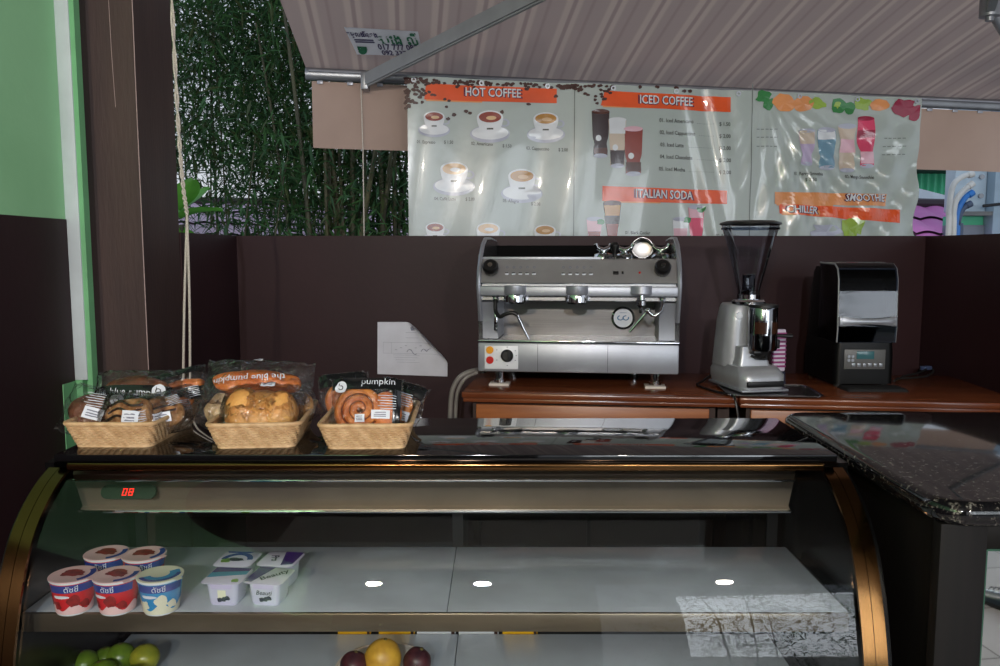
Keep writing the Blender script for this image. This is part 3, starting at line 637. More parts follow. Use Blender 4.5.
# ================================================================== bagged breads
CR = {}
def crust(name, a, b, sc=40): return mat(name, a, .5, col2=b, scale=sc, bump=.25, bscale=120, lo=.3, hi=.7)
CR['dark'] = crust('crust_dark', (140, 84, 52), (86, 48, 32)); CR['nut'] = crust('crust_nut', (220, 166, 106), (140, 84, 46), 60)
CR['orange'] = crust('crust_orange', (238, 142, 66), (200, 98, 38)); CR['gold'] = crust('crust_gold', (238, 186, 112), (212, 142, 70), 14)
CR['pale'] = crust('crust_pale', (222, 200, 160), (176, 140, 96), 45); CR['swirl'] = crust('crust_swirl', (238, 156, 72), (168, 80, 30), 30)
CR['choc'] = mat('choc', (58, 34, 26), .4)
BLK = mat('bag_black', (24, 26, 28), .22, coat=.3)
def bag(label, loc, rot, L, W, T, bread, lettering=None, group='bagged breads in the baskets', black=(), labels=(), seed=1, flap=.16):
    """a clear printed bag lying in its own x-y plane, its printed face up (+z)"""
    t = thing('bread_bag', label, 'bread', loc, rot, group)
    def env(u, v):
        a = max(0, 1 - abs(u) ** 3.2); b = max(0, 1 - abs(v) ** 2.6); return (a ** .55) * (b ** .5)
    def pt(u, v, side, off=0):
        e = env(u, v); x = L / 2 * u * (1 + .02 * NZ.noise(V((v * 3, seed, 0)))); y = W / 2 * v * (1 - .10 * (1 - abs(u) ** 4) * 0 - .08 * (abs(u) > .8) * abs(sin(u * 9)))
        cr = .0035 * NZ.noise(V((u * 6 + seed * 9, v * 5, side * 3))) + .0016 * NZ.noise(V((u * 17, v * 15 + seed * 4, side)))
        z = side * T / 2 * e + cr * (1 if e > .05 else .3) + .012 * (max(0, abs(u) - .8) / .2) ** 2 * sin(v * 5 + seed) * .6
        return V((x, y, z + side * off))
    N, K = 30, 20
    top = grid(lambda a, b: pt(2 * a - 1, 2 * b - 1, 1), N, K); bot = grid(lambda a, b: pt(2 * a - 1, 2 * b - 1, -1), N, K)
    def onface(q, off=.0012):
        u = max(-.99, min(.99, q.x / (L / 2))); v = max(-.99, min(.99, q.y / (W / 2))); return pt(u, v, 1, off)
    obj('clear_bag', [top, bot], M['film'], t, 180, flip=False)
    for n_, g, mt in bread: obj(n_, g, mt, t, 60)
    for nm, (x0, x1, y0, y1) in black: obj(nm, grid(lambda a, b: onface(V((x0 + (x1 - x0) * a, y0 + (y1 - y0) * b, 0)), .0009), 10, 5), BLK, t, 60, flip=False)
    for k, (x0, x1, y0, y1) in enumerate(labels):
        lb = obj('price_label', grid(lambda a, b: onface(V((x0 + (x1 - x0) * a, y0 + (y1 - y0) * b, 0)), .0022), 4, 3), M['label_white'], t, 60, flip=False)
        obj('label_print', [mapped(quad2((x0 + (x1 - x0) * .15, y0 + (y1 - y0) * yy), (x0 + (x1 - x0) * .8, y0 + (y1 - y0) * yy), (x0 + (x1 - x0) * .8, y0 + (y1 - y0) * (yy - .1)), (x0 + (x1 - x0) * .15, y0 + (y1 - y0) * (yy - .1)), 4), lambda q: onface(q, .003)) for yy in (.75, .5, .3)], M['ink'], lb, flip=False)
    for s, x, y, h, r in (lettering or ()):
        m = MX.Translation((x, y, 0)) @ MX.Rotation(R(r), 4, 'Z')
        if s == 'fineprint':
            g = [mapped(move(quad2((-h * 3 * (1 - .3 * (k % 2)), -k * h * .9), (h * 3, -k * h * .9), (h * 3, -k * h * .9 - h * .24), (-h * 3 * (1 - .3 * (k % 2)), -k * h * .9 - h * .24), 5), m), lambda q: onface(q, .0028)) for k in range(6)]
        elif s == 'logo':
            g = [mapped(move(blob2(0, 0, h, h, 20, .06), m), lambda q: onface(q, .0025))]
            lo = obj('round_logo', g, M['label_white'], t, 60, flip=False)
            obj('logo_mark', [mapped(move(ring2(-h * .05, -h * .12, h * .28, h * .42, 16), m), lambda q: onface(q, .0032)), mapped(move(quad2((-h * .42, h * .62), (-h * .28, h * .62), (-h * .28, -h * .1), (-h * .42, -h * .1), 2), m), lambda q: onface(q, .0032))], M['black'], lo, flip=False)
            continue
        else: g = [mapped(move(text2d(s, h), m), lambda q: onface(q, .0028))]
        obj('printed_lettering', g, M['label_white'], t, 0, flip=False)
    return t
def loaf(lx, ly, lz, seed=0, lump=.16, fq=28, c=(0, 0, 0)): return ball(lx, ly, lz, c, 36, 20, lump, fq, seed)
def swirl(r, tk):
    pts = []; rad = []; n = 110
    for i in range(n + 1):
        q = i / n; a = q * 2 * pi * 2.9; rr_ = r * (.08 + .92 * q); pts.append((rr_ * cos(a), rr_ * sin(a), .006 * (1 - q))); rad.append(tk * (.85 + .25 * q) * min(1, (1 - q) * 14 + .2))
    return tube(pts, rad, 10, True, (1, 1))
TBP = 'the blue pumpkin'
b1 = V(B1); b2 = V(B2); b3 = V(B3)
def at(px, py, d): return P(px, py, d)
# left basket
bag('dark brown loaf in a clear bag at the front left corner of the left basket', at(94, 413, 1.475), (R(62), R(18), R(12)), .105, .10, .062,
    [('bread_loaf', loaf(.044, .036, .026, 1), CR['dark'])], [('fineprint', -.002, .03, .0055, 6), ('logo', .034, .028, .012, 0)], labels=[(-.012, .022, -.02, .002)], seed=1)
bag('nut topped roll in a clear bag at the front of the left basket', at(131, 415, 1.455), (R(58), 0, R(-6)), .115, .085, .066,
    [('bread_roll', loaf(.045, .032, .028, 2, .22), CR['nut']), ('chocolate_drizzle', [tube(spline([(-.03, -.02 + k * .014, .022), (-.01, -.012 + k * .014, .0285), (.012, -.016 + k * .012, .029), (.03, -.006 + k * .01, .02)], 4), .0024, 6) for k in range(3)], CR['choc'])],
    [('fineprint', .03, -.005, .004, 20)], labels=[(.004, .034, -.028, -.004)], seed=2)
bag('nut topped roll in a clear bag at the front right of the left basket', at(164, 413, 1.49), (R(55), R(-8), R(22)), .10, .085, .058,
    [('bread_roll', loaf(.038, .032, .025, 3, .22), CR['nut']), ('chocolate_drizzle', [tube(spline([(-.025, -.014 + k * .014, .02), (-.006, -.01 + k * .012, .0255), (.022, -.006 + k * .01, .02)], 4), .0022, 6) for k in range(2)], CR['choc'])],
    [('fineprint', .018, .018, .004, 15)], labels=[(-.02, .012, -.03, -.012)], seed=3)
bag('long dark loaf in a printed bag lying at the back of the left basket', at(138, 391, 1.545), (R(56), 0, R(2)), .165, .085, .062,
    [('bread_loaf', loaf(.062, .030, .026, 4, .1), CR['dark'])], [(TBP, -.004, -.016, .0185, -2), ('logo', .052, -.012, .0125, 0)], black=[('black_band', (-.075, .072, -.034, -.001))], seed=4)
bag('golden twist in a black edged bag at the back right of the left basket', at(180, 389, 1.575), (R(62), R(-16), R(8)), .115, .08, .05,
    [('bread_stick', loaf(.048, .017, .017, 5, .2), CR['orange'])], [('fineprint', .03, -.012, .004, 0)], black=[('black_band', (.0, .05, -.034, -.012)), ('black_band', (-.05, .05, .020, .034))], seed=5)
bag('golden twist in a clear bag low on the right of the left basket', at(174, 404, 1.55), (R(60), R(-10), R(16)), .10, .07, .045,
    [('bread_stick', loaf(.040, .018, .016, 6, .2), CR['orange'])], [('fineprint', .02, -.005, .004, 0)], seed=6)
# middle basket
bag('big golden loaf in a clear bag at the front of the middle basket', at(262, 413, 1.475), (R(40), 0, R(3)), .155, .125, .082,
    [('bread_loaf', [loaf(.066, .048, .034, 7, .1), loaf(.034, .046, .034, 8, .1, c=(-.032, .004, .008)), loaf(.034, .044, .034, 9, .1, c=(.034, -.002, .006))], CR['gold'])], [], labels=[(-.002, .024, .034, .052)], seed=7)
bag('pale almond roll in a crumpled clear bag at the left of the middle basket', at(219, 410, 1.50), (R(62), R(25), R(-20)), .075, .085, .05,
    [('bread_roll', loaf(.026, .032, .019, 10, .3, 60), CR['pale'])], [], seed=8)
bag('plain bun in a clear bag at the right of the middle basket', at(300, 406, 1.54), (R(58), R(-30), R(10)), .07, .075, .045,
    [('bread_roll', loaf(.026, .028, .018, 11, .15), CR['gold'])], [('fineprint', .0, .012, .004, 0)], seed=9)
bag('long orange loaf in a printed bag lying on top of the middle basket', at(259, 383, 1.515), (R(48), R(2), R(2)), .205, .098, .056,
    [('bread_loaf', loaf(.086, .026, .023, 12, .14, 40), CR['orange'])], [(TBP, -.012, -.008, .019, 186)], labels=[(-.012, .004, .036, .046)], seed=10)
obj('paper_tag', None, None) if False else None
# right basket
bag('spiral pastry in a black printed bag at the front of the right basket', at(367, 405, 1.475), (R(66), 0, R(0)), .135, .105, .042,
    [('swirl_pastry', move(swirl(.044, .0092), (-.012, -.010, .002)), CR['swirl']), ('cinnamon_line', move(tube([(r * cos(a), r * sin(a), .0085) for r, a in [((.044 * (.08 + .92 * i / 110)) - .0066, 2 * pi * 2.9 * i / 110) for i in range(22, 111)]], .0022, 6), (-.012, -.010, .002)), mat('cinnamon', (128, 64, 30), .5)), ('pastry_end', loaf(.03, .036, .012, 13, .2, c=(.035, -.012, 0)), CR['orange'])],
    [('pumpkin', .022, .041, .0185, 0), ('logo', -.047, .030, .0115, 0), ('fineprint', .040, .014, .0055, 0)], black=[('black_band', (-.064, .064, .026, .050)), ('black_band', (.05, .064, -.05, .026))], labels=[(.012, .046, -.030, -.014), (-.018, .000, -.036, -.022)], seed=11)
bag('spiral pastry in a printed bag at the back of the right basket', at(398, 404, 1.545), (R(66), R(10), R(-24)), .11, .095, .04,
    [('swirl_pastry', move(swirl(.034, .009), (0, -.006, 0)), CR['swirl'])], [('fineprint', .02, .022, .005, 0)], black=[('black_band', (-.05, .052, .02, .045))], labels=[(.01, .04, -.03, -.012)], seed=12)
bag('bread bag standing behind the front pastry in the right basket', at(345, 397, 1.56), (R(68), R(-4), R(12)), .10, .10, .035,
    [('swirl_pastry', move(swirl(.034, .009), (0, -.006, 0)), CR['swirl'])], [('fineprint', .0, .03, .005, 0)], black=[('black_band', (-.046, .046, .02, .047))], seed=13)

# ================================================================== yogurt on the glass shelf
SZ = .965
RED = mat('yog_red', (206, 24, 32), .6, spec=.3); PINK = mat('yog_pink', (236, 196, 196), .6, spec=.3); BLUE = mat('yog_blue', (28, 52, 140), .6, spec=.3)
CYAN = mat('yog_cyan', (44, 138, 196), .6, spec=.3); CREAM = mat('yog_cream', (228, 224, 200), .6, spec=.3); BERRY = mat('berry', (150, 28, 26), .6, col2=(104, 16, 16), scale=80, spec=.3)
PUR = mat('yog_purple', (62, 22, 116), .6, spec=.3); LIL = mat('yog_lilac', (198, 186, 222), .6, spec=.3); TEAL = mat('yog_teal', (60, 140, 180), .6, spec=.3); GRN = mat('leaf_print', (120, 160, 60), .4); INKD = mat('ink_dark', (34, 34, 60), .5)
WPL = M['white_plastic']
def yogurt(label, px, py, kind, rz=0):
    p = Z(px, py, SZ + .060); t = thing('yogurt_cup', label, 'yogurt cup', (p.x, p.y + .012, SZ), rz, 'round yogurt cups on the glass shelf')
    obj('cup_body', lathe([(0, 0), (.026, 0), (.027, .002), (.0345, .056), (.0362, .0565), (.0362, .059), (.034, .0592)], 40), WPL, t)
    def wrap(q, off=.0004):     # q.x = arc length from the front, q.y = height
        z = q.y; r = .027 + (.0345 - .027) * (z - .002) / .054 + off; a = q.x / .033 - pi / 2; return V((r * cos(a), r * sin(a), z))
    k0 = kind == 'red'
    sl = obj('printed_sleeve', grid(lambda u, v: wrap(V((-.085 + .17 * u, .003 + .052 * v, 0)), .0003), 40, 6), RED if k0 else CYAN, t, 180, flip=False)
    for n_, g, m_ in (('pale_patch', [grid(lambda u, v: wrap(V((-.085 + .17 * u, .003 + (.012 + .006 * sin(u * 25)) * v, 0)), .0006), 40, 2)], PINK if k0 else CREAM),
                      ('fruit_print', [mapped(blob2(x, y, a, b, 16, .3, i), lambda q: wrap(q, .0010)) for i, (x, y, a, b) in enumerate(((.012, .026, .012, .009), (-.018, .019, .008, .007), (.030, .018, .008, .007), (-.04, .024, .011, .009)))], BERRY if k0 else CREAM),
                      ('blue_band', [grid(lambda u, v: wrap(V((-.028 + .075 * u, .041 + .013 * v, 0)), .0012), 24, 2), grid(lambda u, v: wrap(V((-.085 + .05 * u, .048 + .006 * v, 0)), .0010), 12, 1)], BLUE),
                      ('pale_flash', [mapped(blob2(-.010, .034, .014, .0028, 14, .2, 3), lambda q: wrap(q, .0013))], M['label_white'])):
        obj(n_, g, m_, sl, 60, flip=False)
    obj('printed_lettering', mapped(move(text2d('ดัชชี่', .0125), (.008, .0465, 0)), lambda q: wrap(q, .0018)), M['label_white'], sl, 0, flip=False)
    ld = obj('foil_lid', [lathe([(0, .0598), (.030, .0598), (.0325, .0604), (.0366, .0600), (.0370, .0592), (.036, .0585)], 40), move(prism([(-.006, 0), (.006, 0), (.005, .008), (-.005, .008)], .0592, .0600, 'z'), rotm((.032, -.018, 0), (0, 0, R(-120))))], PINK if k0 else CREAM, t)
    lidf = lambda q, off=.0004: V((q.x, q.y, .0604 + off))
    obj('lid_print', [mapped(blob2(-.003, .004, .019, .013, 22, .3, 4), lambda q: lidf(q)), mapped(blob2(.008, -.003, .010, .008, 16, .3, 5), lambda q: lidf(q, .0006))] if k0 else
        [mapped(grid(lambda u, v: V(((.031 - .016 * v) * cos(R(-150 + 190 * u)), (.031 - .016 * v) * sin(R(-150 + 190 * u)), 0)), 24, 2), lambda q: lidf(q))], BERRY if k0 else CYAN, ld, 60, flip=False)
    obj('lid_band', [mapped(ring2(0, 0, .026, .0345, 16, R(-60), R(35)) if k0 else ring2(0, 0, .026, .033, 18, R(-150), R(10)), lambda q: lidf(q, .0006))], BLUE, ld, 60, flip=False)
    return t
yogurt('red strawberry yogurt cup at the front left of the group on the shelf', 69, 577, 'red', R(8))
yogurt('red strawberry yogurt cup in the front row, left of the blue one', 113, 577, 'red', R(-14))
yogurt('blue and cream yogurt cup at the front right of the group', 157, 577, 'blue', R(4))
yogurt('strawberry yogurt cup in the back row, on the left', 103, 555, 'red', R(-6))
yogurt('strawberry yogurt cup in the back row, behind the blue one', 141, 556, 'red', R(12))
def pot(label, px, py, rz, style):
    yy = 1.300 if style in 'bc' else 1.374; p = P(px, py, yy); t = thing('yogurt_pot', label, 'yogurt pot', (p.x, yy, SZ), rz, 'small square yogurt pots on the glass shelf')
    obj('pot_body', loft([(rrect(.044, .042, .008), 0), (rrect(.048, .046, .008), .004), (rrect(.055, .053, .009), .0405)]), mat('pot_white', (200, 196, 222), .35), t, 50)
    fr = lambda q, off: V((q.x, -.0233 - .0032 * (q.y - .004) / .0365 - off, q.y))
    lb = obj('side_print', [mapped(quad2((-.019, .038), (.019, .038), (.017, .030), (-.017, .030), 2), lambda q: fr(q, .0006))], LIL, t, 0, flip=False)
    obj('berry_print', [mapped(blob2(x, y, .0045, .004, 12, .2, i), lambda q: fr(q, .0009)) for i, (x, y) in enumerate(((.003, .012), (-.004, .011), (.009, .014)))], INKD, lb, 0, flip=False)
    if style in ('b', 'd'): obj('printed_lettering', mapped(move(text2d('Beauti', .011, shear=.3, bold=.015), (0, .023, 0)), lambda q: fr(q, .0010)), INKD, lb, 0, flip=False)
    else: obj('window_print', mapped(quad2((-.007, .028), (.007, .028), (.007, .012), (-.007, .012), 2), lambda q: fr(q, .0008)), CREAM, lb, 0, flip=False)
    ld = obj('foil_lid', loft([(rrect(.066, .066, .010), .0407), (rrect(.068, .068, .010), .0418), (rrect(.066, .066, .010), .0428)]), mat('lid_white', (206, 198, 222), .6, spec=.3), t, 50)
    lf = lambda q: V((q.x, q.y, .0432 + q.z))
    z1, z2 = V((0, 0, .0006)), V((0, 0, .0012))
    if style == 'a':
        obj('lid_print', [mapped(move(g, z1), lf) for g in (ring2(0, -.008, .019, .0285, 20, R(5), R(175), 1.15), quad2((-.030, .031), (.020, .031), (.012, .024), (-.026, .024), 4))], BLUE, ld, 0, flip=False)
        for o in (0,): obj('berry_print', mapped(move(blob2(0, -.006, .014, .008, 18, .4, 8), z1), lf), INKD, ld, 0, flip=False)
        obj('leaf_print', mapped(move(blob2(-.017, -.012, .008, .010, 12, .3, 2), z1), lf), GRN, ld, 0, flip=False)
    elif style == 'c':
        obj('lid_print', mapped(move(quad2((-.031, .031), (.031, .031), (.031, .018), (-.031, .008), 6), z1), lf), PUR, ld, 0, flip=False)
        obj('lid_wave', mapped(move(quad2((-.031, .010), (.031, .019), (.031, .004), (-.031, -.012), 6), z1), lf), TEAL, ld, 0, flip=False)
        obj('leaf_print', mapped(move(blob2(.022, -.022, .006, .007, 12, .3, 2), z1), lf), GRN, ld, 0, flip=False)
    else:
        obj('lid_print', mapped(move(quad2((-.031, .031), (-.002, .031), (-.018, -.031), (-.031, -.031), 4), z1) if style == 'b' else move(quad2((-.002, .031), (.031, .031), (.031, -.024), (.012, -.030), 4), z1), lf), PUR, ld, 0, flip=False)
        obj('printed_lettering', mapped(move(text2d('Beauty' if style == 'b' else 'Pro', .019, shear=.25, bold=.02), MX.Translation((.008 if style == 'b' else -.010, -.002, .0014)) @ MX.Rotation(R(50 if style == 'b' else -70), 4, 'Z')), lf), INKD, ld, 0, flip=False)
    return t
pot('square yogurt pot with purple, teal and white lid, front left of four', 228, 591, R(-4), 'c')
pot('square yogurt pot with slanted Beauty lettering on its lid, front right of the four', 270, 589, R(-8), 'b')
pot('square yogurt pot with a blue arc and berry on its lid, at the back left', 238, 567, R(-4), 'a')
pot('square yogurt pot with Pro lettering on a purple cornered lid, back right', 281, 566, R(-8), 'd')

# ================================================================== fruit and cartons on the lower deck
DZ = .76
LIME = [mat('lime_green', (104, 128, 34), .3, col2=(82, 108, 26), scale=40), mat('lime_yellow', (150, 146, 44), .3, col2=(122, 128, 36), scale=40)]
for i, (px, py, r, c, lab) in enumerate(((85, 664, .026, 0, 'green lime at the far left of the fruit on the lower deck'), (106, 659, .023, 0, 'darker green lime at the back of the heap of limes'), (121, 657, .027, 0, 'round green lime in the middle of the heap of limes'),
        (145, 658, .027, 1, 'yellowish lime at the right end of the heap of limes'), (103, 674, .026, 0, 'green lime at the front of the heap of limes'), (132, 680, .026, 0, 'green lime in front of the yellowish one on the lower deck'))):
    p = Z(px, py, DZ + r * .94)
    t = thing('lime', lab, 'lime', (p.x, p.y, DZ + r * .94 + .0005), (R(30 + 40 * i), R(20 * i - 40), R(50 * i)), 'limes on the lower deck')
    t.rotation_euler = (0, R(6 * i - 10), R(50 * i))
    obj('peel', ball(r, r, r * .94, nu=28, nv=18, lump=.02, fq=200, seed=i), LIME[c], t, 180)
    obj('stem_end', lathe([(0, r * .955), (.003, r * .955), (.004, r * .935), (0, r * .93)], 10), mat('stem', (96, 84, 40), .8), t)
pc = Z(383, 668, DZ + .01)
pl = thing('plate', 'white plate of fruit in the middle of the lower deck', 'plate', (pc.x, pc.y + .0, DZ), 0)
obj('dish', lathe([(0, .003), (.050, .003), (.056, .001), (.06, .001), (.088, .013), (.090, .0145), (.087, .0155), (.058, .005), (.0, .0055)], 44), mat('china', (255, 236, 214), .3), pl, 60)
obj('rim_line', lathe([(.0836, .0139), (.0866, .0154), (.0868, .0157), (.0838, .0143)], 44), mat('china_line', (235, 214, 196), .3), pl, 60)
mg = Z(383, 658, DZ + .041)
t = thing('mango', 'round yellow fruit in the middle of the plate', 'fruit', (mg.x, mg.y, DZ + .0405), (0, R(8), R(20)))
obj('peel', ball(.0345, .033, .036, nu=30, nv=20, lump=.03, fq=40), mat('mango', (214, 164, 58), .4, col2=(186, 136, 44), scale=50), t, 180)
obj('stem_end', lathe([(0, .0385), (.003, .038), (.004, .0345), (0, .034)], 10), MATS['stem'], t)
for px, py, lab, s in ((354, 668, 'dark purple passion fruit on the left of the plate', 1), (417, 664, 'dark purple passion fruit on the right of the plate', 2)):
    p = Z(px, py, DZ + .028); t = thing('passion_fruit', lab, 'fruit', (p.x, p.y, DZ + .0325), (0, R(10 * s), 0), 'passion fruits on the plate')
    obj('peel', ball(.026, .026, .0265, nu=28, nv=18, lump=.05, fq=60, seed=s), mat('passion', (84, 40, 44), .4, col2=(56, 26, 34), scale=60), t, 180)
    obj('stem_end', lathe([(0, .029), (.003, .0285), (.004, .0255), (0, .025)], 10), MATS['stem'], t)
YEL = mat('carton_yellow', (232, 176, 30), .4); WHC = mat('carton_white', (216, 218, 222), .4)
for i, (x0, x1, m_, lab) in enumerate(((337, 371, YEL, 'yellow carton at the back of the lower deck, leftmost of the row'), (378, 415, YEL, 'yellow carton at the back of the lower deck, beside the white ones'), (416, 456, WHC, 'white carton at the back of the lower deck, left of the shelf seam'),
        (458, 499, WHC, 'white carton at the back of the lower deck, right of the shelf seam'), (502, 538, YEL, 'yellow carton at the back of the lower deck, right end of the row'))):
    a = P(x0, 634, 1.598).x; b = P(x1, 634, 1.598).x; t = thing('carton', lab, 'carton', ((a + b) / 2, 1.600, DZ - .008), 0, 'small cartons at the back of the lower deck')
    hw_ = (b - a) / 2 - .001
    obj('box', rbox(-hw_, hw_, 0, .03, 0, .03, .002), m_, t)
    obj('end_flap', box(hw_ * .78, hw_ - .002, -.0006, 0, .003, .028), MATS['choc'], t)
    obj('print', [box(-hw_ * .5, hw_ * .4, -.0006, 0, .016, .019), box(-hw_ * .3, hw_ * .5, -.0006, 0, .010, .012)], MATS['choc'] if m_ is YEL else M['ink'], t)

# ================================================================== awning
BL = P(310, 74, 3.90); BR = P(1012, 106, 4.30); bd = (BR - BL).normalized(); blen = (BR - BL).length
adir = V((.075, -1, .215)).normalized(); an = -bd.cross(adir).normalized()
aw = thing('awning', 'striped brown retractable awning with a grey front bar over the yard', 'awning', BL, 0)
def canopy(s, t, off=0): return bd * s + adir * t + an * off
def stripes():
    m = mat('awning_cloth', (150, 130, 122), .8); n = m.node_tree.nodes; L = m.node_tree.links; b = n['Principled BSDF']
    tcx = n.new('ShaderNodeUVMap'); s = n.new('ShaderNodeSeparateXYZ'); mu = n.new('ShaderNodeMath'); mu.operation = 'MULTIPLY'; mu.inputs[1].default_value = 1 / .178
    fr = n.new('ShaderNodeMath'); fr.operation = 'FRACT'; r = n.new('ShaderNodeValToRGB'); r.color_ramp.interpolation = 'EASE'
    base = lin((172, 150, 140)); li = lin((190, 167, 153)); dk = lin((161, 138, 130)); e = r.color_ramp.elements
    e[0].position = 0; e[0].color = base; e[1].position = 1; e[1].color = base
    for p, c in ((.10, base), (.18, li), (.27, li), (.32, dk), (.37, dk), (.42, li), (.48, li), (.56, base), (.70, base), (.76, dk), (.84, base)): k = e.new(p); k.color = c
    L.new(tcx.outputs[0], s.inputs[0]); L.new(s.outputs[0], mu.inputs[0]); L.new(mu.outputs[0], fr.inputs[0]); L.new(fr.outputs[0], r.inputs[0]); L.new(r.outputs[0], b.inputs['Base Color'])
    tr = n.new('ShaderNodeBsdfTranslucent'); mx = n.new('ShaderNodeMixShader'); mx.inputs[0].default_value = .38; out = n['Material Output']
    L.new(r.outputs[0], tr.inputs[0]); L.new(b.outputs[0], mx.inputs[1]); L.new(tr.outputs[0], mx.inputs[2]); L.new(mx.outputs[0], out.inputs[0]); return m
SM = stripes()
def uvmap(o, fn):
    me = o.data; uv = me.uv_layers.new(name='UVMap')
    for lp in me.loops: uv.data[lp.index].uv = fn(me.vertices[lp.vertex_index].co)
    return o
cl = obj('canopy', grid(lambda u, v: canopy(-.02 + (blen + .04) * u, 2.0 * v, .03 + .008 * sin(u * 18) * sin(pi * v)), 40, 12), SM, aw, 180, flip=False)
uvmap(cl, lambda c: (c.dot(bd), c.dot(adir)))
VB = mat('valance_cloth', (186, 160, 146), .8, col2=(178, 152, 138), scale=3, trans=.3)
obj('valance', grid(lambda u, v: bd * (.01 + (blen - .02) * u) + V((.004 * sin(u * 60), -.012 + .006 * sin(u * 45) * v, -.035 - .31 * v)), 90, 8), VB, aw, 180, flip=False)
obj('front_bar', [tube([bd * -.02, bd * (blen + .02)], .030, 16, True, (1, .8))], M['alu'], aw)
obj('bar_groove', [tube([bd * 0 + V((0, -.026, .012)), bd * blen + V((0, -.026, .012))], .006, 8)], M['steel_pale'], aw)
for i in range(26): obj('valance_hook', move(rbox(-.014, .014, -.003, .003, -.008, .008, .002), bd * (.05 + i * (blen - .1) / 25) + V((0, -.020, -.040))), M['steel_pale'], aw)
def wpt(p): return V(p) - BL
a0 = wpt(P(366, 80, 3.84)); a1 = wpt(P(545, -10, 2.9))
def beam(a, b, wd, ht, up=V((0, 0, 1))):
    d = (b - a).normalized(); s = d.cross(up).normalized(); u = s.cross(d); v = [p + s * i * wd / 2 + u * j * ht / 2 for p in (a, b) for i, j in ((-1, -1), (1, -1), (1, 1), (-1, 1))]
    return v, [(0, 3, 2, 1), (4, 5, 6, 7), (0, 1, 5, 4), (1, 2, 6, 5), (2, 3, 7, 6), (3, 0, 4, 7)]
ar = obj('folding_arm', [beam(a0, a1, .028, .055), beam(a0 + V((.0, 0, -.03)), a1 + V((0, 0, -.03)), .012, .008)], M['alu_grey'], aw)
obj('arm_clamp', [rbox(a0.x - .022, a0.x + .012, a0.y - .02, a0.y + .05, a0.z - .045, a0.z + .035, .004)], M['alu'], ar)
c0 = wpt(P(1040, 96, 4.2)); c1 = wpt(P(1006, 36, 3.4)); c2 = wpt(P(990, 8, 2.95)); c3 = wpt(P(1010, -60, 2.5))
a2 = obj('folding_arm', [beam(c0, c1, .026, .05), tube([c1, c2], .018, 10), beam(c2, c3, .026, .05)], M['alu_grey'], aw)
obj('elbow_joint', [move(disc(.034, -.03, .03, 20), c2), move(disc(.014, -.045, .045, 14), c2)], M['alu'], a2)
# sign stuck under the cloth
sg = thing('sign', 'white phone sign in green and violet lettering stuck under the awning', 'sign', (0, 0, 0))
c0p = BL + an * 0.0; DN = an if an.z < 0 else -an
def AP(q, off=0): p = onplane(q.x, q.y, BL + an * .014, an); return p + DN * off
obj('sign_board', [mapped(quad2((344, 27), (418, 31.5), (423, 56), (357, 54), 8, 4), lambda q: AP(q, .002)), mapped(quad2((344, 27), (418, 31.5), (423, 56), (357, 54), 8, 4), lambda q: AP(q, .0))], M['label_white'], sg, 0, flip=False)
PURI = mat('sign_violet', (52, 44, 96), .6); GRNI = mat('sign_green', (20, 112, 80), .6)
def atext(s, x, y, k, m, name='lettering', sl=.05, sx=1.0, shr=.25):
    return obj(name, mapped(text2d(s, 1, bold=.022), lambda q: AP(V((x + q.x * k * sx - q.y * k * shr * 0 + (-q.y) * k * .35, y - q.y * k + q.x * k * sl * sx, 0)), .004)), m, sg, 0, flip=False)
atext('សេង លី', 398, 39.5, 13, GRNI, sx=1.05)
atext('តម្លើងរោង', 362, 34, 6.5, PURI)
obj('small_print', [mapped(quad2((354 + k * 1.2, 38.3 + k * 2.1), (373 + k * 1.2, 38.9 + k * 2.1), (374 + k * 1.2, 40.1 + k * 2.1), (354.5 + k * 1.2, 39.5 + k * 2.1), 4), lambda q: AP(q, .004)) for k in range(2)], PURI, sg, 0, flip=False)
atext('017 777 087', 398, 46.8, 7.8, PURI, sl=.03, sx=1.02)
atext('092 337 777', 401, 52.6, 6.6, PURI, sl=.03, sx=1.15)
obj('telephone_print', [mapped(blob2(363, 50.5, 4.5, 3, 14, .1), lambda q: AP(q, .004)), mapped(quad2((357, 45.5), (366, 46), (367, 48), (357.5, 47.5), 4), lambda q: AP(q, .004)), mapped(quad2((357, 45.5), (359.5, 45.8), (360, 49.5), (358, 49.2), 2), lambda q: AP(q, .004)), mapped(quad2((364, 46), (366.5, 46), (367.5, 49.5), (365, 49.5), 2), lambda q: AP(q, .004))], GRNI, sg, 0, flip=False)

# ================================================================== menu banner
TL = P(407, 76, 3.78); TR = P(922, 98, 4.13); hd = V((TR.x - TL.x, TR.y - TL.y, 0)); W_ = hd.length; hd.normalize(); bn = V((hd.y, -hd.x, 0))
if bn.y > 0: bn = -bn
ban = thing('menu_banner', 'large glossy vinyl menu banner hanging from the awning bar behind the low wall', 'banner', TL, 0)
DZT = (TR.z - TL.z) / W_
def wave(s, z):
    k = .008 * sin(s * 7 + 1) + .005 * sin(s * 16 + z * 3)
    f = max(0, min(1, (s - 1.55) / .5))
    dx = s - 1.74; a = atan2(dx, z + .02) if z > -.02 else 0
    k += f * (.012 * sin(a * 26) * min(1, z * 2.5) + .010 * sin((s + z * .55) * 34) * min(1, z * 3))
    f2 = max(0, 1 - abs(s - 1.45) / .22); k += .006 * f2 * sin((s - z * .25) * 48)
    return k
def surf(s, z, off=0):
    return hd * s + V((0, 0, DZT * s - z)) + bn * (wave(s, z) + off)
def BPI(q):
    p = onplane(q.x, q.y, TL, bn) - TL; s = p.dot(hd); return s, DZT * s - p.z
def bp(off): return lambda q: surf(*BPI(q), off)
VIN = mat('vinyl', (168, 177, 174), .22, col2=(161, 171, 168), scale=2, bump=.12, bscale=9, coat=.4)
obj('vinyl_sheet', grid(lambda u, v: surf(W_ * u, 1.02 * v), 240, 60), VIN, ban, 180, flip=False)
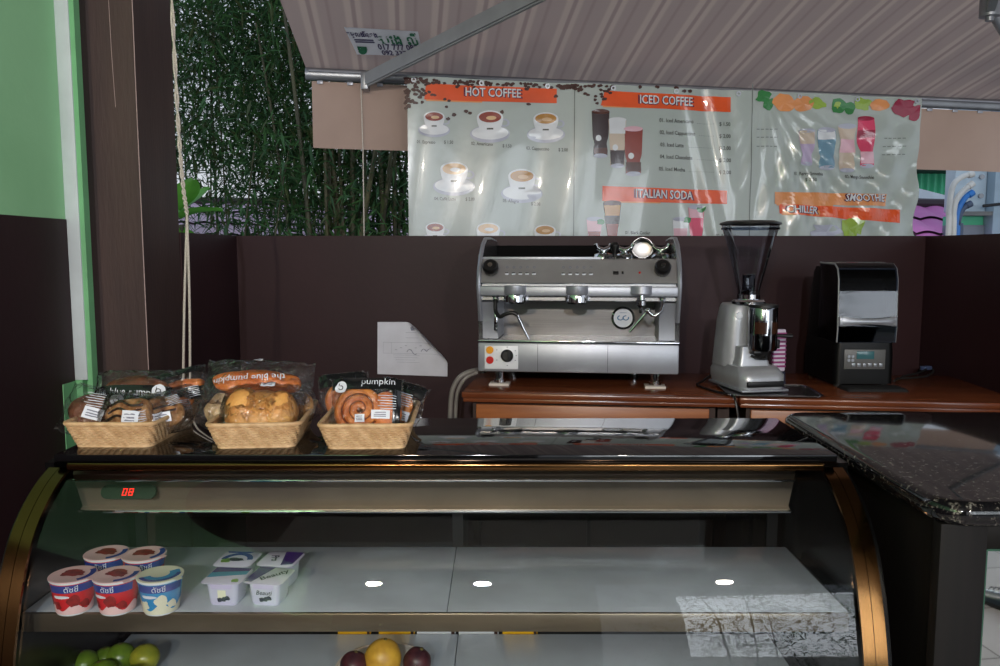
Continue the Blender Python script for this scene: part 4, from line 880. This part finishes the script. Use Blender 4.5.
def bm_(name, col): return mat('print_' + name, col, .18, coat=.4)
ORG = bm_('orange', (226, 88, 40)); OR2 = bm_('orange_pale', (224, 150, 96)); BWN = bm_('brown', (84, 46, 36)); BEAN = bm_('bean', (74, 48, 44)); WH = bm_('white', (218, 222, 228)); SHD = bm_('shade', (176, 180, 198))
CRM = bm_('cream', (214, 178, 136)); REDD = bm_('redbrown', (140, 60, 50)); VIO = bm_('violet', (92, 40, 70)); INK = bm_('ink', (74, 74, 72)); PNK = bm_('pink', (214, 76, 110)); PLP = bm_('palepink', (220, 176, 190)); LIV = bm_('lilac', (182, 166, 196))
BLU = bm_('blue', (112, 150, 172)); BEI = bm_('beige', (200, 184, 168)); GR1 = bm_('green', (60, 130, 74)); GR2 = bm_('lime', (150, 180, 80)); AMB = bm_('amber', (180, 130, 60)); LINE = bm_('line', (120, 126, 124)); YL = bm_('yellow', (220, 190, 100)); CRI = bm_('crimson', (150, 44, 70)); DKB = bm_('dark', (52, 30, 30))
def dec(name, g, m, off=.002, parent=None):
    gs = g if isinstance(g, list) else [g]
    return obj(name, [mapped(x, bp(off)) for x in gs], m, parent or ban, 0, flip=False)
def btext(name, s, cx, cy, h, slope, m, off=.005, sx=1, shear=0):
    return dec(name, mapped(text2d(s, 1, shear=shear, bold=.012), lambda q: V((cx + q.x * h * sx, cy - q.y * h + q.x * h * sx * slope, 0))), m, off)
def head(s, tl, tr_, br_, bl, cx, cy, h, m=ORG, sx=1.0):
    a = dec('heading_strip', quad2(tl, tr_, br_, bl, 40, 3), m, .0025)
    dec('strip_tail', quad2((bl[0] + 2, bl[1] - 4), (bl[0] + 60, bl[1] - 3), (bl[0] + 58, bl[1] + 2.5), (bl[0] + 2, bl[1] + 1.5), 10, 2), OR2, .0018)  # paler orange print showing below the heading strip
    sl = (tr_[1] - tl[1]) / (tr_[0] - tl[0])
    btext('heading_outline', s, cx + .7, cy + .7, h * 1.02, sl, VIO, .0042, sx * 1.02); btext('heading_outline', s, cx - .7, cy + .1, h * 1.02, sl, VIO, .0042, sx * 1.02)
    btext('heading_lettering', s, cx, cy, h, sl, WH, .0054, sx)
head('HOT COFFEE', (426, 84), (557, 88.5), (557, 103), (424, 100), 493, 93, 12.2, sx=.78)
head('ICED COFFEE', (604, 91), (731, 97), (731, 112), (600, 106), 666, 101, 12.2, sx=.74)
head('ITALIAN SODA', (602, 186), (727, 190.5), (727, 204), (602, 201), 664, 194.8, 12.2, sx=.72)
head('SMOOTHIE', (774, 192), (888, 194), (888, 206), (774, 204), 866, 198, 10, OR2, sx=.80)
head('CHILLER', (779, 204), (901, 209.5), (900, 223), (780, 213.5), 802, 209.8, 10, ORG, sx=.86)
for x0, x1 in ((574.5, 573), (752, 749)): dec('panel_line', quad2((x0 - .5, 84), (x0 + .5, 84), (x1 + .5, 262), (x1 - .5, 262), 1, 30), LINE, .0015)
def cup(cx, cy, s, fill, hx=1):
    c = dec('cup_picture', [ell2(cx, cy + s * .30, s * .50, s * .22, 28)], SHD, .0018)
    dec('saucer', [ell2(cx, cy + s * .27, s * .46, s * .17, 28)], WH, .0024, c if False else ban)
    dec('cup_bowl', [mapped(grid(lambda u, v: V((cx + (2 * u - 1) * s * (.33 - .17 * v ** 2), cy - s * .12 + v * s * .44 + .08 * s * (1 - (2 * u - 1) ** 2), 0)), 14, 6), lambda q: q)], WH, .0032)
    dec('cup_handle', [ring2(cx + hx * s * .36, cy + s * .02, s * .08, s * .13, 16, sy=.8)], SHD, .0030)
    dec('cup_rim', [ell2(cx, cy - s * .12, s * .33, s * .17, 26)], WH, .0038)
    dec('coffee_top', [ell2(cx, cy - s * .12, s * .28, s * .135, 24)], fill, .0044)
    dec('coffee_swirl', [ell2(cx + s * .03, cy - s * .10, s * .13, s * .05, 16)], CRM if fill is not CRM else WH, .0050)
    dec('cup_mark', [quad2((cx - s * .08, cy + s * .15), (cx + s * .08, cy + s * .15), (cx + s * .08, cy + s * .19), (cx - s * .08, cy + s * .19), 2)], INK, .0052)
for a in ((434, 121, 32, REDD), (490, 122, 40, REDD), (546, 123, 38, AMB), (454, 174, 42, CRM), (522, 181, 42, AMB), (435, 231, 29, REDD), (488, 233, 36, CRM), (545, 234, 32, AMB)): cup(*a)
for s, x, y, sl in (('01. Espresso', 426, 142.5, .02), ('$ 1.50', 448.5, 142.5, .02), ('02. Americano', 482, 144, .05), ('$ 1.50', 507, 146, .05), ('03. Cappuccino', 538, 148.5, .05), ('$ 2.00', 563, 150, .05), ('04. Caffè Latte', 445, 199, .02), ('$ 2.00', 470, 199.3, .02),
                    ('05. Allegro', 511, 201, .05), ('$ 2.00', 536, 204, .05), ('01. Black Cooler', 637, 233, .02), ('02. Red Cooler', 727, 236, .02), ('01. Berry Smoothie', 808, 174, .02), ('$ 2.50', 809, 180, .02), ('02. Mango Smoothie', 860, 177, .02)):
    btext('menu_lettering', s, x, y, 4.7, sl, INK, .003, .78)
for i, (s, p) in enumerate((('01. Iced Americano', '$ 1.50'), ('02. Iced Cappuccino', '$ 2.00'), ('03. Iced Latte', '$ 2.00'), ('04. Iced Chocolate', '$ 2.00'), ('05. Iced Mocha', '$ 2.00'))):
    y = 121 + 12.1 * i; wd = len(s) * 2.15
    btext('menu_lettering', s, 657 + wd / 2, y, 5.4, .03, INK, .003, .82); btext('menu_lettering', p, 725, y + 3.2, 5.4, .03, INK, .003, .82)
    dec('dotted_leader', [ell2(x, y + 1.6 + (x - 677) * .03, .35, .3, 6) for x in range(int(660 + wd), 715, 2)], INK, .003)
for x, y0 in ((762, 129), (762, 137), (762, 146), (890, 138), (890, 146), (890, 154)): dec('menu_lettering', [quad2((x - 6 + k * 4.4, y0), (x - 3 + k * 4.4, y0), (x - 3 + k * 4.4, y0 + .8), (x - 6 + k * 4.4, y0 + .8), 2) for k in range(5)], LINE, .003)
def tall(cx, y0, y1, w0, w1, m, layers=(), tagc=WH, m_top=None):
    o = dec('glass_picture', [grid(lambda u, v: V((cx + (2 * u - 1) * (w0 + (w1 - w0) * v - (w0 * .16) * exp(-((v - .72) / .09) ** 2)) / 2, y0 + (y1 - y0) * v, 0)), 6, 16)], m, .0022)
    for (a, b, mm) in layers: dec('drink_layer', [grid(lambda u, v: V((cx + (2 * u - 1) * (w0 + (w1 - w0) * (a + (b - a) * v)) / 2 * .94, y0 + (y1 - y0) * (a + (b - a) * v), 0)), 6, 4)], mm, .0028)
    dec('glass_foot', [ell2(cx, y1, w1 * .5, w1 * .16, 16)], SHD, .0030); dec('glass_rim', [ell2(cx, y0, w0 * .5, w0 * .14, 18)], m_top or SHD, .0032)
    if tagc: dec('glass_badge', [ell2(cx - w0 * .12, y0 + (y1 - y0) * .60, 2.9, 3.1, 16)], tagc, .0036)
tall(600, 112, 156, 18, 14, DKB, [(.82, .96, BWN)], m_top=BWN)
tall(617, 120, 166, 18, 14, BEI, [(0, .3, WH), (.66, .97, DKB)], m_top=WH)
tall(633, 129, 174, 19, 15, REDD, [(.74, .95, BWN)], m_top=PLP)
tall(612, 203, 245, 18, 8, DKB, [(.05, .3, AMB), (.5, .9, REDD)], None, m_top=BWN)
tall(594, 219, 250, 16, 10, PLP, [(.4, .9, REDD)], None)
tall(681, 219, 250, 16, 12, WH, [(.3, .9, PLP)], None)
tall(697, 207, 250, 16, 12, PNK, [(0, .25, PLP)], None)
tall(806, 131, 164, 16, 13, LIV, [(.0, .4, BEI)], None); tall(826, 130, 168, 19, 15, BLU, [(.0, .25, WH)], None); tall(848, 126, 170, 19, 15, BEI, [(.3, .6, PLP)], None); tall(867, 118, 166, 17, 14, PNK, [(.25, .4, CRI), (.7, .95, PLP)], None, m_top=CRI)
dec('mint_leaf', [blob2(688, 220, 4, 3, 10, .3, 1), blob2(702, 209, 4, 3.4, 10, .3, 2), blob2(600, 222, 4, 3, 10, .3, 3)], GR1, .004)
dec('leaf_print', [blob2(850, 229, 9, 10, 14, .3, 4), blob2(858, 226, 6, 8, 12, .3, 5)], GR2, .003)
dec('pale_fruit', [blob2(826, 232, 16, 8, 14, .4, 6)], SHD, .0025)
rnd = random.Random(3); beans = []
for i in range(270):
    x = 405 + rnd.random() ** 1.6 * 172; top = 78.5 + (x - 405) * .042
    mx_ = 3 + 34 * max(0, 1 - (x - 405) / 50) ** 1.2 + (22 * max(0, 1 - abs(x - 446) / 14)) + 5 * max(0, 1 - abs(x - 500) / 70)
    y = top + rnd.random() ** 1.3 * mx_
    if 424 < x < 557 and 85 < y < 101 and rnd.random() < .85: continue
    beans.append(blob2(x, y, 1.9, 1.45, 9, .3, i))
for i in range(46):
    x = 563 + rnd.random() * 52; top = 84.5 + (x - 565) * .045; beans.append(blob2(x, top + rnd.random() ** 1.5 * (4 + 18 * max(0, 1 - abs(x - 596) / 22)), 1.9, 1.4, 9, .3, i))
for x, y in ((454, 115), (448, 119), (466, 111), (502, 112), (470, 113), (556, 96), (640, 87), (657, 87), (676, 88), (684, 91), (690, 91), (529, 104)): beans.append(blob2(x, y, 2.3, 1.7, 9, .3, x))
dec('coffee_bean_border', [mapped(b, lambda q, i=i: q) for i, b in enumerate(beans)], BEAN, .0031)
for k, b in enumerate([blob2(763, 97, 8, 6, 14, .3, 1), blob2(768, 104, 5, 6, 14, .3, 2), blob2(838, 106, 8, 8, 14, .2, 3), blob2(850, 108, 6, 6, 14, .2, 4)]): dec('green_fruit_print', b, GR1, .0022 + .00015 * k)
for k, b in enumerate([blob2(864, 104, 8, 6, 14, .3, 5), blob2(838, 106, 4.5, 4.5, 14, .1, 6), blob2(816, 104, 8, 6, 14, .3, 9)]): dec('lime_fruit_print', b, GR2, .0026 + .00015 * k)
for k, b in enumerate([blob2(784, 103, 11, 9, 16, .2, 7), blob2(803, 104, 10, 8, 16, .2, 8), blob2(880, 105, 9, 6, 16, .2, 10)]): dec('orange_fruit_print', b, OR2, .0029 + .00015 * k)
for k, b in enumerate([blob2(904, 108, 12, 8, 16, .3, 11), blob2(914, 113, 7, 9, 16, .3, 12)]): dec('berry_print', b, CRI, .0030 + .00015 * k)
for i in range(9): obj('eyelet', move(lathe([(.006, -.002), (.012, -.002), (.012, .002), (.006, .002), (.006, -.002)], 14), MX.Translation(surf(.03 + (W_ - .06) * i / 8, .018, .004)) @ MX.Rotation(pi / 2, 4, 'X')), M['steel_pale'], ban)

# ================================================================== cords, paper
rp_ = thing('pull_cord', 'white twisted pull cord hanging in front of the brown post', 'cord', (0, 0, 0))
top = P(167, -60, 2.22); mid = P(178, 120, 2.22); knot = P(187, 215, 2.22); e1 = P(183, 398, 2.22); e2 = P(190, 398, 2.22)
obj('upper_cord', [tube([p + V((.0035 * cos(i * 1.3 + s), .0035 * sin(i * 1.3 + s), 0)) for i, p in enumerate(spline([V((top.x, top.y, 2.895)), mid, knot], 24))], .0030, 8) for s in (0, pi)], M['rope'], rp_)
obj('cord_tail', tube(spline([knot, knot.lerp(e1, .5) + V((-.002, 0, 0)), e1], 8), .0034, 8), M['rope'], rp_)
obj('cord_tail', tube(spline([knot, knot.lerp(e2, .5) + V((.003, 0, 0)), e2], 8), .0034, 8), M['rope'], rp_)
ac = thing('thin_cord', 'thin white cord hanging from the awning bar beside the banner', 'cord', (0, 0, 0))
obj('cord', tube([P(361, 85, 3.86), P(363, 150, 3.86), P(364.5, 262, 3.86)], .0028, 6), M['rope'], ac)
obj('toggle', move(lathe([(0, 0), (.006, 0), (.008, .02), (.004, .03), (0, .03)], 10), P(364.5, 266, 3.86)), M['white_plastic'], ac)
pp = thing('paper_notice', 'white paper notice with a curled corner taped to the brown back wall', 'paper', P(378, 348, 3.148), 0)
w0 = P(448, 375, 3.148).x - P(378, 375, 3.148).x; top_z = P(378, 322, 3.148).z - P(378, 348, 3.148).z; bot_z = P(378, 374, 3.148).z - P(378, 348, 3.148).z
def sheetp(u, v, off=0):
    x = w0 * u; z = bot_z + (top_z - bot_z) * v
    x -= .004 * (1 - v)
    c = max(0, (u - .58) / .42 + (v - .45) / .55 - .62)           # the loose corner rolls forward
    x -= .050 * c ** 1.2; z -= .040 * c ** 1.2; y = -.001 - .10 * c ** 1.2
    return V((x, y - off, z - .010 * u * (1 - v)))
obj('sheet', grid(lambda u, v: sheetp(u, v), 30, 24), M['paper'], pp, 180, flip=False)
bars = [grid(lambda a, b, q=q: sheetp(q[0] + (q[1] - q[0]) * a, q[2] + (q[3] - q[2]) * b, .001), 6, 1) for q in
        [(.08, .90, .612, .618), (.08, .93, .405, .411)] + [(.08 + .003, .083 + .003, .41, .615), (.20, .204, .41, .615)] + [(.22 + .02 * k, .60 - .03 * (k % 3), .375 - .045 * k, .381 - .045 * k) for k in range(4)] + [(.40, .55, .80, .808), (.40, .58, .70, .708)] +
        [(.25 + .07 * k, .28 + .07 * k, .47 + .04 * ((k * 7) % 3), .485 + .04 * ((k * 7) % 3)) for k in range(9)]]
obj('faint_print', bars, mat('faint_ink', (176, 178, 190), .8), pp, 0, flip=False)
obj('crest', mapped(blob2(.5, .88, .03, .045, 14, .25, 2), lambda q: sheetp(q.x, q.y, .0012)), M['ink'], pp, 0, flip=False)
obj('scribble', [tube([sheetp(.42 + .02 * k, .44 + .05 * sin(k * .8), .0016) for k in range(8)], .0012, 5), tube([sheetp(.62 + .02 * k, .45 + .05 * abs(sin(k * .8)), .0016) for k in range(7)], .0012, 5)], M['ink'], pp, 60)
cb = thing('power_cable', 'grey power cable drooping from the left of the espresso machine', 'cable', (0, 0, 0))
cpts = [P(482, 370, 2.74), P(472, 371, 2.68), P(461, 376, 2.66), P(454, 386, 2.66), P(451, 400, 2.66), P(450, 430, 2.66), P(450, 480, 2.66)]
obj('sheath', [tube(spline(cpts, 6), .0085, 10), tube([p + V((.017, .01, -.006)) for p in spline(cpts[1:], 6)], .0065, 8)], M['cable_grey'], cb)
obj('gland', move(lathe([(0, -.01), (.014, -.01), (.014, .012), (0, .012)], 14), cpts[0]), M['black'], cb)
gcab = thing('grinder_cable', 'thin black cable running from the grinder over the cabinet edge', 'cable', (0, 0, 0))
z1_ = 1.104
obj('sheath', tube(spline([V((.76, 2.78, z1_ + .03)), V((.70, 2.74, z1_)), V((.665, 2.66, z1_)), V((.69, 2.54, z1_)), V((.722, 2.455, z1_ + .002)), V((.728, 2.430, 1.08)), V((.738, 2.42, .98)), V((.74, 2.42, .8))], 6), .0042, 8), M['black'], gcab)
obj('plug', move(rbox(-.016, .016, -.016, .016, -.05, 0, .005), (.74, 2.42, .80)), M['black_soft'], gcab)
bcab = thing('blender_cable', 'thin dark cable lying on the cabinet right of the blender', 'cable', (0, 0, 0))
obj('sheath', [tube(spline([Z(894, 381, z1_), Z(905, 376, z1_), Z(918, 373, z1_), Z(930, 368, z1_), Z(933, 372, z1_), Z(922, 377, z1_), Z(897, 378.5, z1_)], 6), .0036, 8)], M['black_soft'], bcab)
obj('plug', move(rbox(-.022, .022, -.009, .009, -.004, .012, .003), rotm(Z(926, 369, z1_), (0, 0, R(20)))), mat('plug_blue', (70, 84, 120), .4), bcab)
# ================================================================== trees, roofs and buildings beyond the wall
LG = [mat('leaf_deep', (50, 86, 48), .6, trans=.25), mat('leaf_mid', (70, 112, 60), .6, trans=.25), mat('leaf_dull', (72, 84, 46), .6, trans=.2)]
CU = mat('culm', (84, 82, 52), .6, col2=(60, 58, 40), scale=10)
def bamboo(label, x, y, h, n, spread, seed, zlo=1.2, nc=5, culm_spread=.22, lean=(0, 0)):
    r_ = random.Random(seed); t = thing('bamboo_plant', label, 'bamboo', (x, y, -.06), 0, 'bamboo plants beyond the wall')
    tops = []
    for i in range(nc):
        bx, by = r_.gauss(0, culm_spread), r_.gauss(0, culm_spread * .7); tx, ty = bx + r_.gauss(lean[0], .25), by + r_.gauss(lean[1], .2); hh = h * r_.uniform(.85, 1.05); rad = r_.uniform(.014, .024) if nc > 6 else r_.uniform(.007, .013)
        pts = []; rr_ = []; K = 20
        for k in range(K + 1):
            q = k / K; b = V((bx + (tx - bx) * q * q, by + (ty - by) * q * q, hh * q)); pts += [b]; rr_ += [rad * (1 - .6 * q) * (1.12 if k % 2 else .95)]
        obj('culm', tube(pts, rr_, 7), CU, t); tops.append((V((bx, by, 0)), V((tx, ty, hh))))
    mb = MB()
    for i in range(n):
        a, b = r_.choice(tops); q = r_.uniform(zlo / h, 1.02); c = V((a.x + (b.x - a.x) * q * q, a.y + (b.y - a.y) * q * q, b.z * q)) + V((r_.gauss(0, spread), r_.gauss(0, spread * .7), r_.gauss(0, .12)))
        if NZ.noise(c * 1.7 + V((x * 3, y, seed))) < -.20 and r_.random() < .8: continue
        L = r_.uniform(.07, .15); wd = L * r_.uniform(.12, .19); az = r_.uniform(0, 2 * pi); dr_ = r_.uniform(-1.1, .35)
        d = V((cos(az) * cos(dr_), sin(az) * cos(dr_), sin(dr_))); s = d.cross(V((0, 0, 1))).normalized(); s = (s + V((0, 0, r_.uniform(-.7, .7)))).normalized(); bend = V((0, 0, -L * .12))
        o = len(mb.v); mb.v += [c, c + d * L * .35 + s * wd / 2, c + d * L + bend, c + d * L * .35 - s * wd / 2]; mb.f.append((o, o + 1, o + 2, o + 3)); mb.m.append(r_.choice((0, 0, 1, 1, 2)))
    mb.build('foliage', LG, t, 0, flip=False); return t
for lab, x, y, h, n, spr, sd, zl, nc in (('leafy bamboo plant just right of the brown post, reaching out of frame', -2.45, 6.2, 4.6, 6000, .44, 11, 2.2, 3), ('dense bamboo plant left of the awning edge, thick down to the roof', -1.75, 5.9, 4.4, 9500, .44, 12, 2.15, 3),
        ('dark bamboo clump behind the left end of the awning bar', -1.25, 5.6, 4.2, 9000, .38, 13, 2.05, 3), ('tall bamboo plant far back against the sky', -2.85, 7.6, 5.0, 4200, .5, 14, 2.8, 3), ('broad bamboo plant far back behind the awning edge', -1.9, 7.4, 4.8, 7000, .55, 18, 2.75, 3)):
    bamboo(lab, x, y, h, n, spr, sd, zl, nc, .16)
bamboo('bamboo stand with many bare culms under the awning valance', -.88, 5.2, 3.2, 5200, .24, 15, .9, 20, .22)
bamboo('bamboo stand with dense stems beside the banner edge', -.62, 5.7, 3.2, 5600, .28, 16, .9, 20, .24)
bamboo('thin bamboo plant in front of the pink tiled roof', -1.50, 5.0, 2.3, 500, .18, 17, 1.5, 2, .10)
bamboo('bamboo plant on the street side, mirrored in the curved glass', 2.1, -4.5, 4.4, 8000, .42, 19, .4, 3, .2)
bamboo('second bamboo plant added on the street side to break up the mirrored daylight', 3.3, -4.9, 3.8, 6000, .36, 20, .3, 3, .2)  # added out of view, its leaves break up the daylight panel's reflection
bl_ = thing('leafy_plant', 'broad leafed bright green plant beside the brown post', 'plant', (-1.62, 4.15, -.06), 0)
LB = mat('broad_leaf', (104, 168, 64), .4, col2=(80, 140, 50), scale=8, trans=.3)
obj('stem', tube(spline([(0, 0, 0), (.02, 0, .9), (-.02, 0, 1.75)], 8), .014, 8), CU, bl_)
for i, (az, el, L, z) in enumerate(((-20, 20, .26, 1.78), (-60, -30, .27, 1.72), (200, 30, .24, 1.78), (-100, -35, .26, 1.66), (60, 50, .24, 1.8), (-5, -10, .24, 1.62), (150, -10, .26, 1.68), (-45, 55, .22, 1.82))):
    def lf_(u, v): 
        wv = (2 * v - 1); ww = .075 * sin(pi * min(1, u * .94 + .04)) ** .8; return V((L * u, ww * wv, .02 * abs(wv) + -.06 * u * u))
    obj('leaf', move(grid(lf_, 12, 6), rotm((-.02, 0, z), (0, -R(el), R(az)))), LB, bl_, 180, flip=False)
def roof(label, p0, p1, d0, dep, drop, col, name='tiled_roof', rows=4):
    t = thing(name, label, 'roof', (0, 0, 0))
    a, b = V(p0), V(p1); ax = (b - a)
    for k in range(rows):
        def g(u, v, k=k):
            q = a + ax * u; s = (k + v) / rows; return q + V((0, -dep * s, -drop * s + .022 * abs(sin(u * ax.length / .20 * pi)) + .03 * (1 - v) * 0 + .02 * v))
        obj('tile_course', grid(g, int(ax.length / .025), 2), mat(name + '_m%d' % (col[0]), col, .6, col2=tuple(c * .88 for c in col), scale=1.5), t, 60, flip=False)
    obj('roof_deck', grid(lambda u, v: a + ax * u + V((0, -dep * v, -drop * v - .012)), 2, 2), mat('deck_' + str(col[0]), tuple(c * .55 for c in col), .7), t, 0, flip=False)
    rdg = obj('ridge', tube([a + V((0, .02, .03)), b + V((0, .02, .03))], .05, 8), mat('ridge_dark', (70, 56, 60), .7), t)
    obj('house_wall', box(a.x, b.x, a.y - dep + .25, a.y + .1, -.06, min(a.z, b.z) - drop - .03), mat('house_grey', (140, 140, 150), .8), t)
    return t
roof('pink tiled roof low behind the bamboo on the left', P(165, 204, 8.6), P(430, 208, 8.6), 8.6, 1.6, .48, (226, 192, 212))
roof('magenta tiled roof low beyond the right end of the banner', P(880, 206, 7.4), P(960, 208, 7.4), 7.4, 1.0, .42, (214, 118, 184), rows=3)
def px_x(px, d): return P(px, 200, d).x
gh = thing('green_shed', 'green corrugated shed beyond the right end of the banner', 'building', (0, 0, 0))
gx0, gx1 = px_x(880, 9.4), px_x(1000, 9.4)
obj('corrugated_wall', grid(lambda u, v: V((gx0 + (gx1 - gx0) * u, 9.4 + .02 * sin(u * 110), -.06 + (P(900, 172, 9.4).z + .06) * v)), 220, 2), mat('shed_green', (84, 196, 150), .5, col2=(74, 180, 138), scale=2), gh, 180, flip=False)
obj('roof_edge', [box(gx0, px_x(958, 9.2), 9.0, 9.5, P(900, 172, 9.2).z, P(900, 160, 9.2).z)], mat('shed_dark', (34, 52, 44), .7), gh)
gb = obj('gutter_board', beam(P(900, 191, 9.2), P(943, 202, 9.2), .3, .10), mat('eave_white', (216, 226, 236), .5), gh)
obj('gutter_bracket', beam(P(912, 203, 9.25), P(942, 210, 9.25), .2, .06), mat('eave_dark', (110, 98, 100), .7), gb)
bb = thing('metal_cabinet', 'pale blue metal building panel beyond the low wall at right', 'building', (0, 0, 0))
x0, x1, x2 = px_x(954, 6.6), px_x(986, 6.6), px_x(1030, 6.6)
obj('panel', rbox(x0, x1, 6.6, 6.75, P(960, 212, 6.6).z, 3.2, .01), mat('panel_blue', (188, 204, 214), .45, col2=(178, 196, 208), scale=3), bb)
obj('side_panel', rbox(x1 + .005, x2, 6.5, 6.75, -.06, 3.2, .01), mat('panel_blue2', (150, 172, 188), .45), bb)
obj('ledge', box(x0, x1, 6.5, 6.7, P(960, 216, 6.6).z, P(960, 212, 6.6).z), mat('ledge_grey', (110, 112, 112), .6), bb)
obj('green_base', box(x0, x1, 6.62, 6.75, P(960, 225, 6.6).z, P(960, 216, 6.6).z), MATS['shed_green'], bb)
obj('lower_wall', box(x0, x1, 6.6, 6.75, -.06, P(960, 225, 6.6).z), mat('lower_grey', (120, 130, 140), .6), bb)
obj('bolt', [move(disc(.02, 0, .02, 10), rotm(P(px, py, 6.49), (pi / 2, 0, 0))) for px, py in ((981, 177), (980, 196))], M['alu'], bb)
obj('wire', tube([P(983, 206, 6.45), P(1010, 203, 6.45)], .012, 6), M['black_soft'], bb)
WP = mat('pipe_white', (214, 212, 206), .4); BPm = mat('pipe_blue', (40, 120, 200), .4); GP = mat('pipe_grey', (70, 84, 108), .5)
for pts, m_, lab in (([(948, 245), (949, 210), (953, 186), (962, 177), (972, 174)], WP, 'white bent pipe, leftmost and tallest of the four'), ([(953, 245), (954, 212), (957, 199), (964, 190), (972, 184)], WP, 'white bent pipe, second from the left of the four'),
                     ([(957, 245), (957, 218), (960, 206), (966, 197), (972, 193)], BPm, 'blue bent pipe beside the white ones'), ([(960, 245), (958, 225), (961, 212), (966, 206), (970, 204)], GP, 'grey bent pipe, lowest and rightmost of the four')):
    t = thing('bent_pipe', lab, 'pipe', (0, 0, 0), 0, 'bent pipes beyond the low wall')
    q = [P(px, py, 6.2) for px, py in pts]; q = [V((q[0].x, q[0].y, -.06))] + q
    obj('pipe', tube(spline(q, 6), .021, 10), m_, t); obj('socket', tube([q[-1] - (q[-1] - q[-2]).normalized() * .03, q[-1] + (q[-1] - q[-2]).normalized() * .01], .026, 10), m_, t)
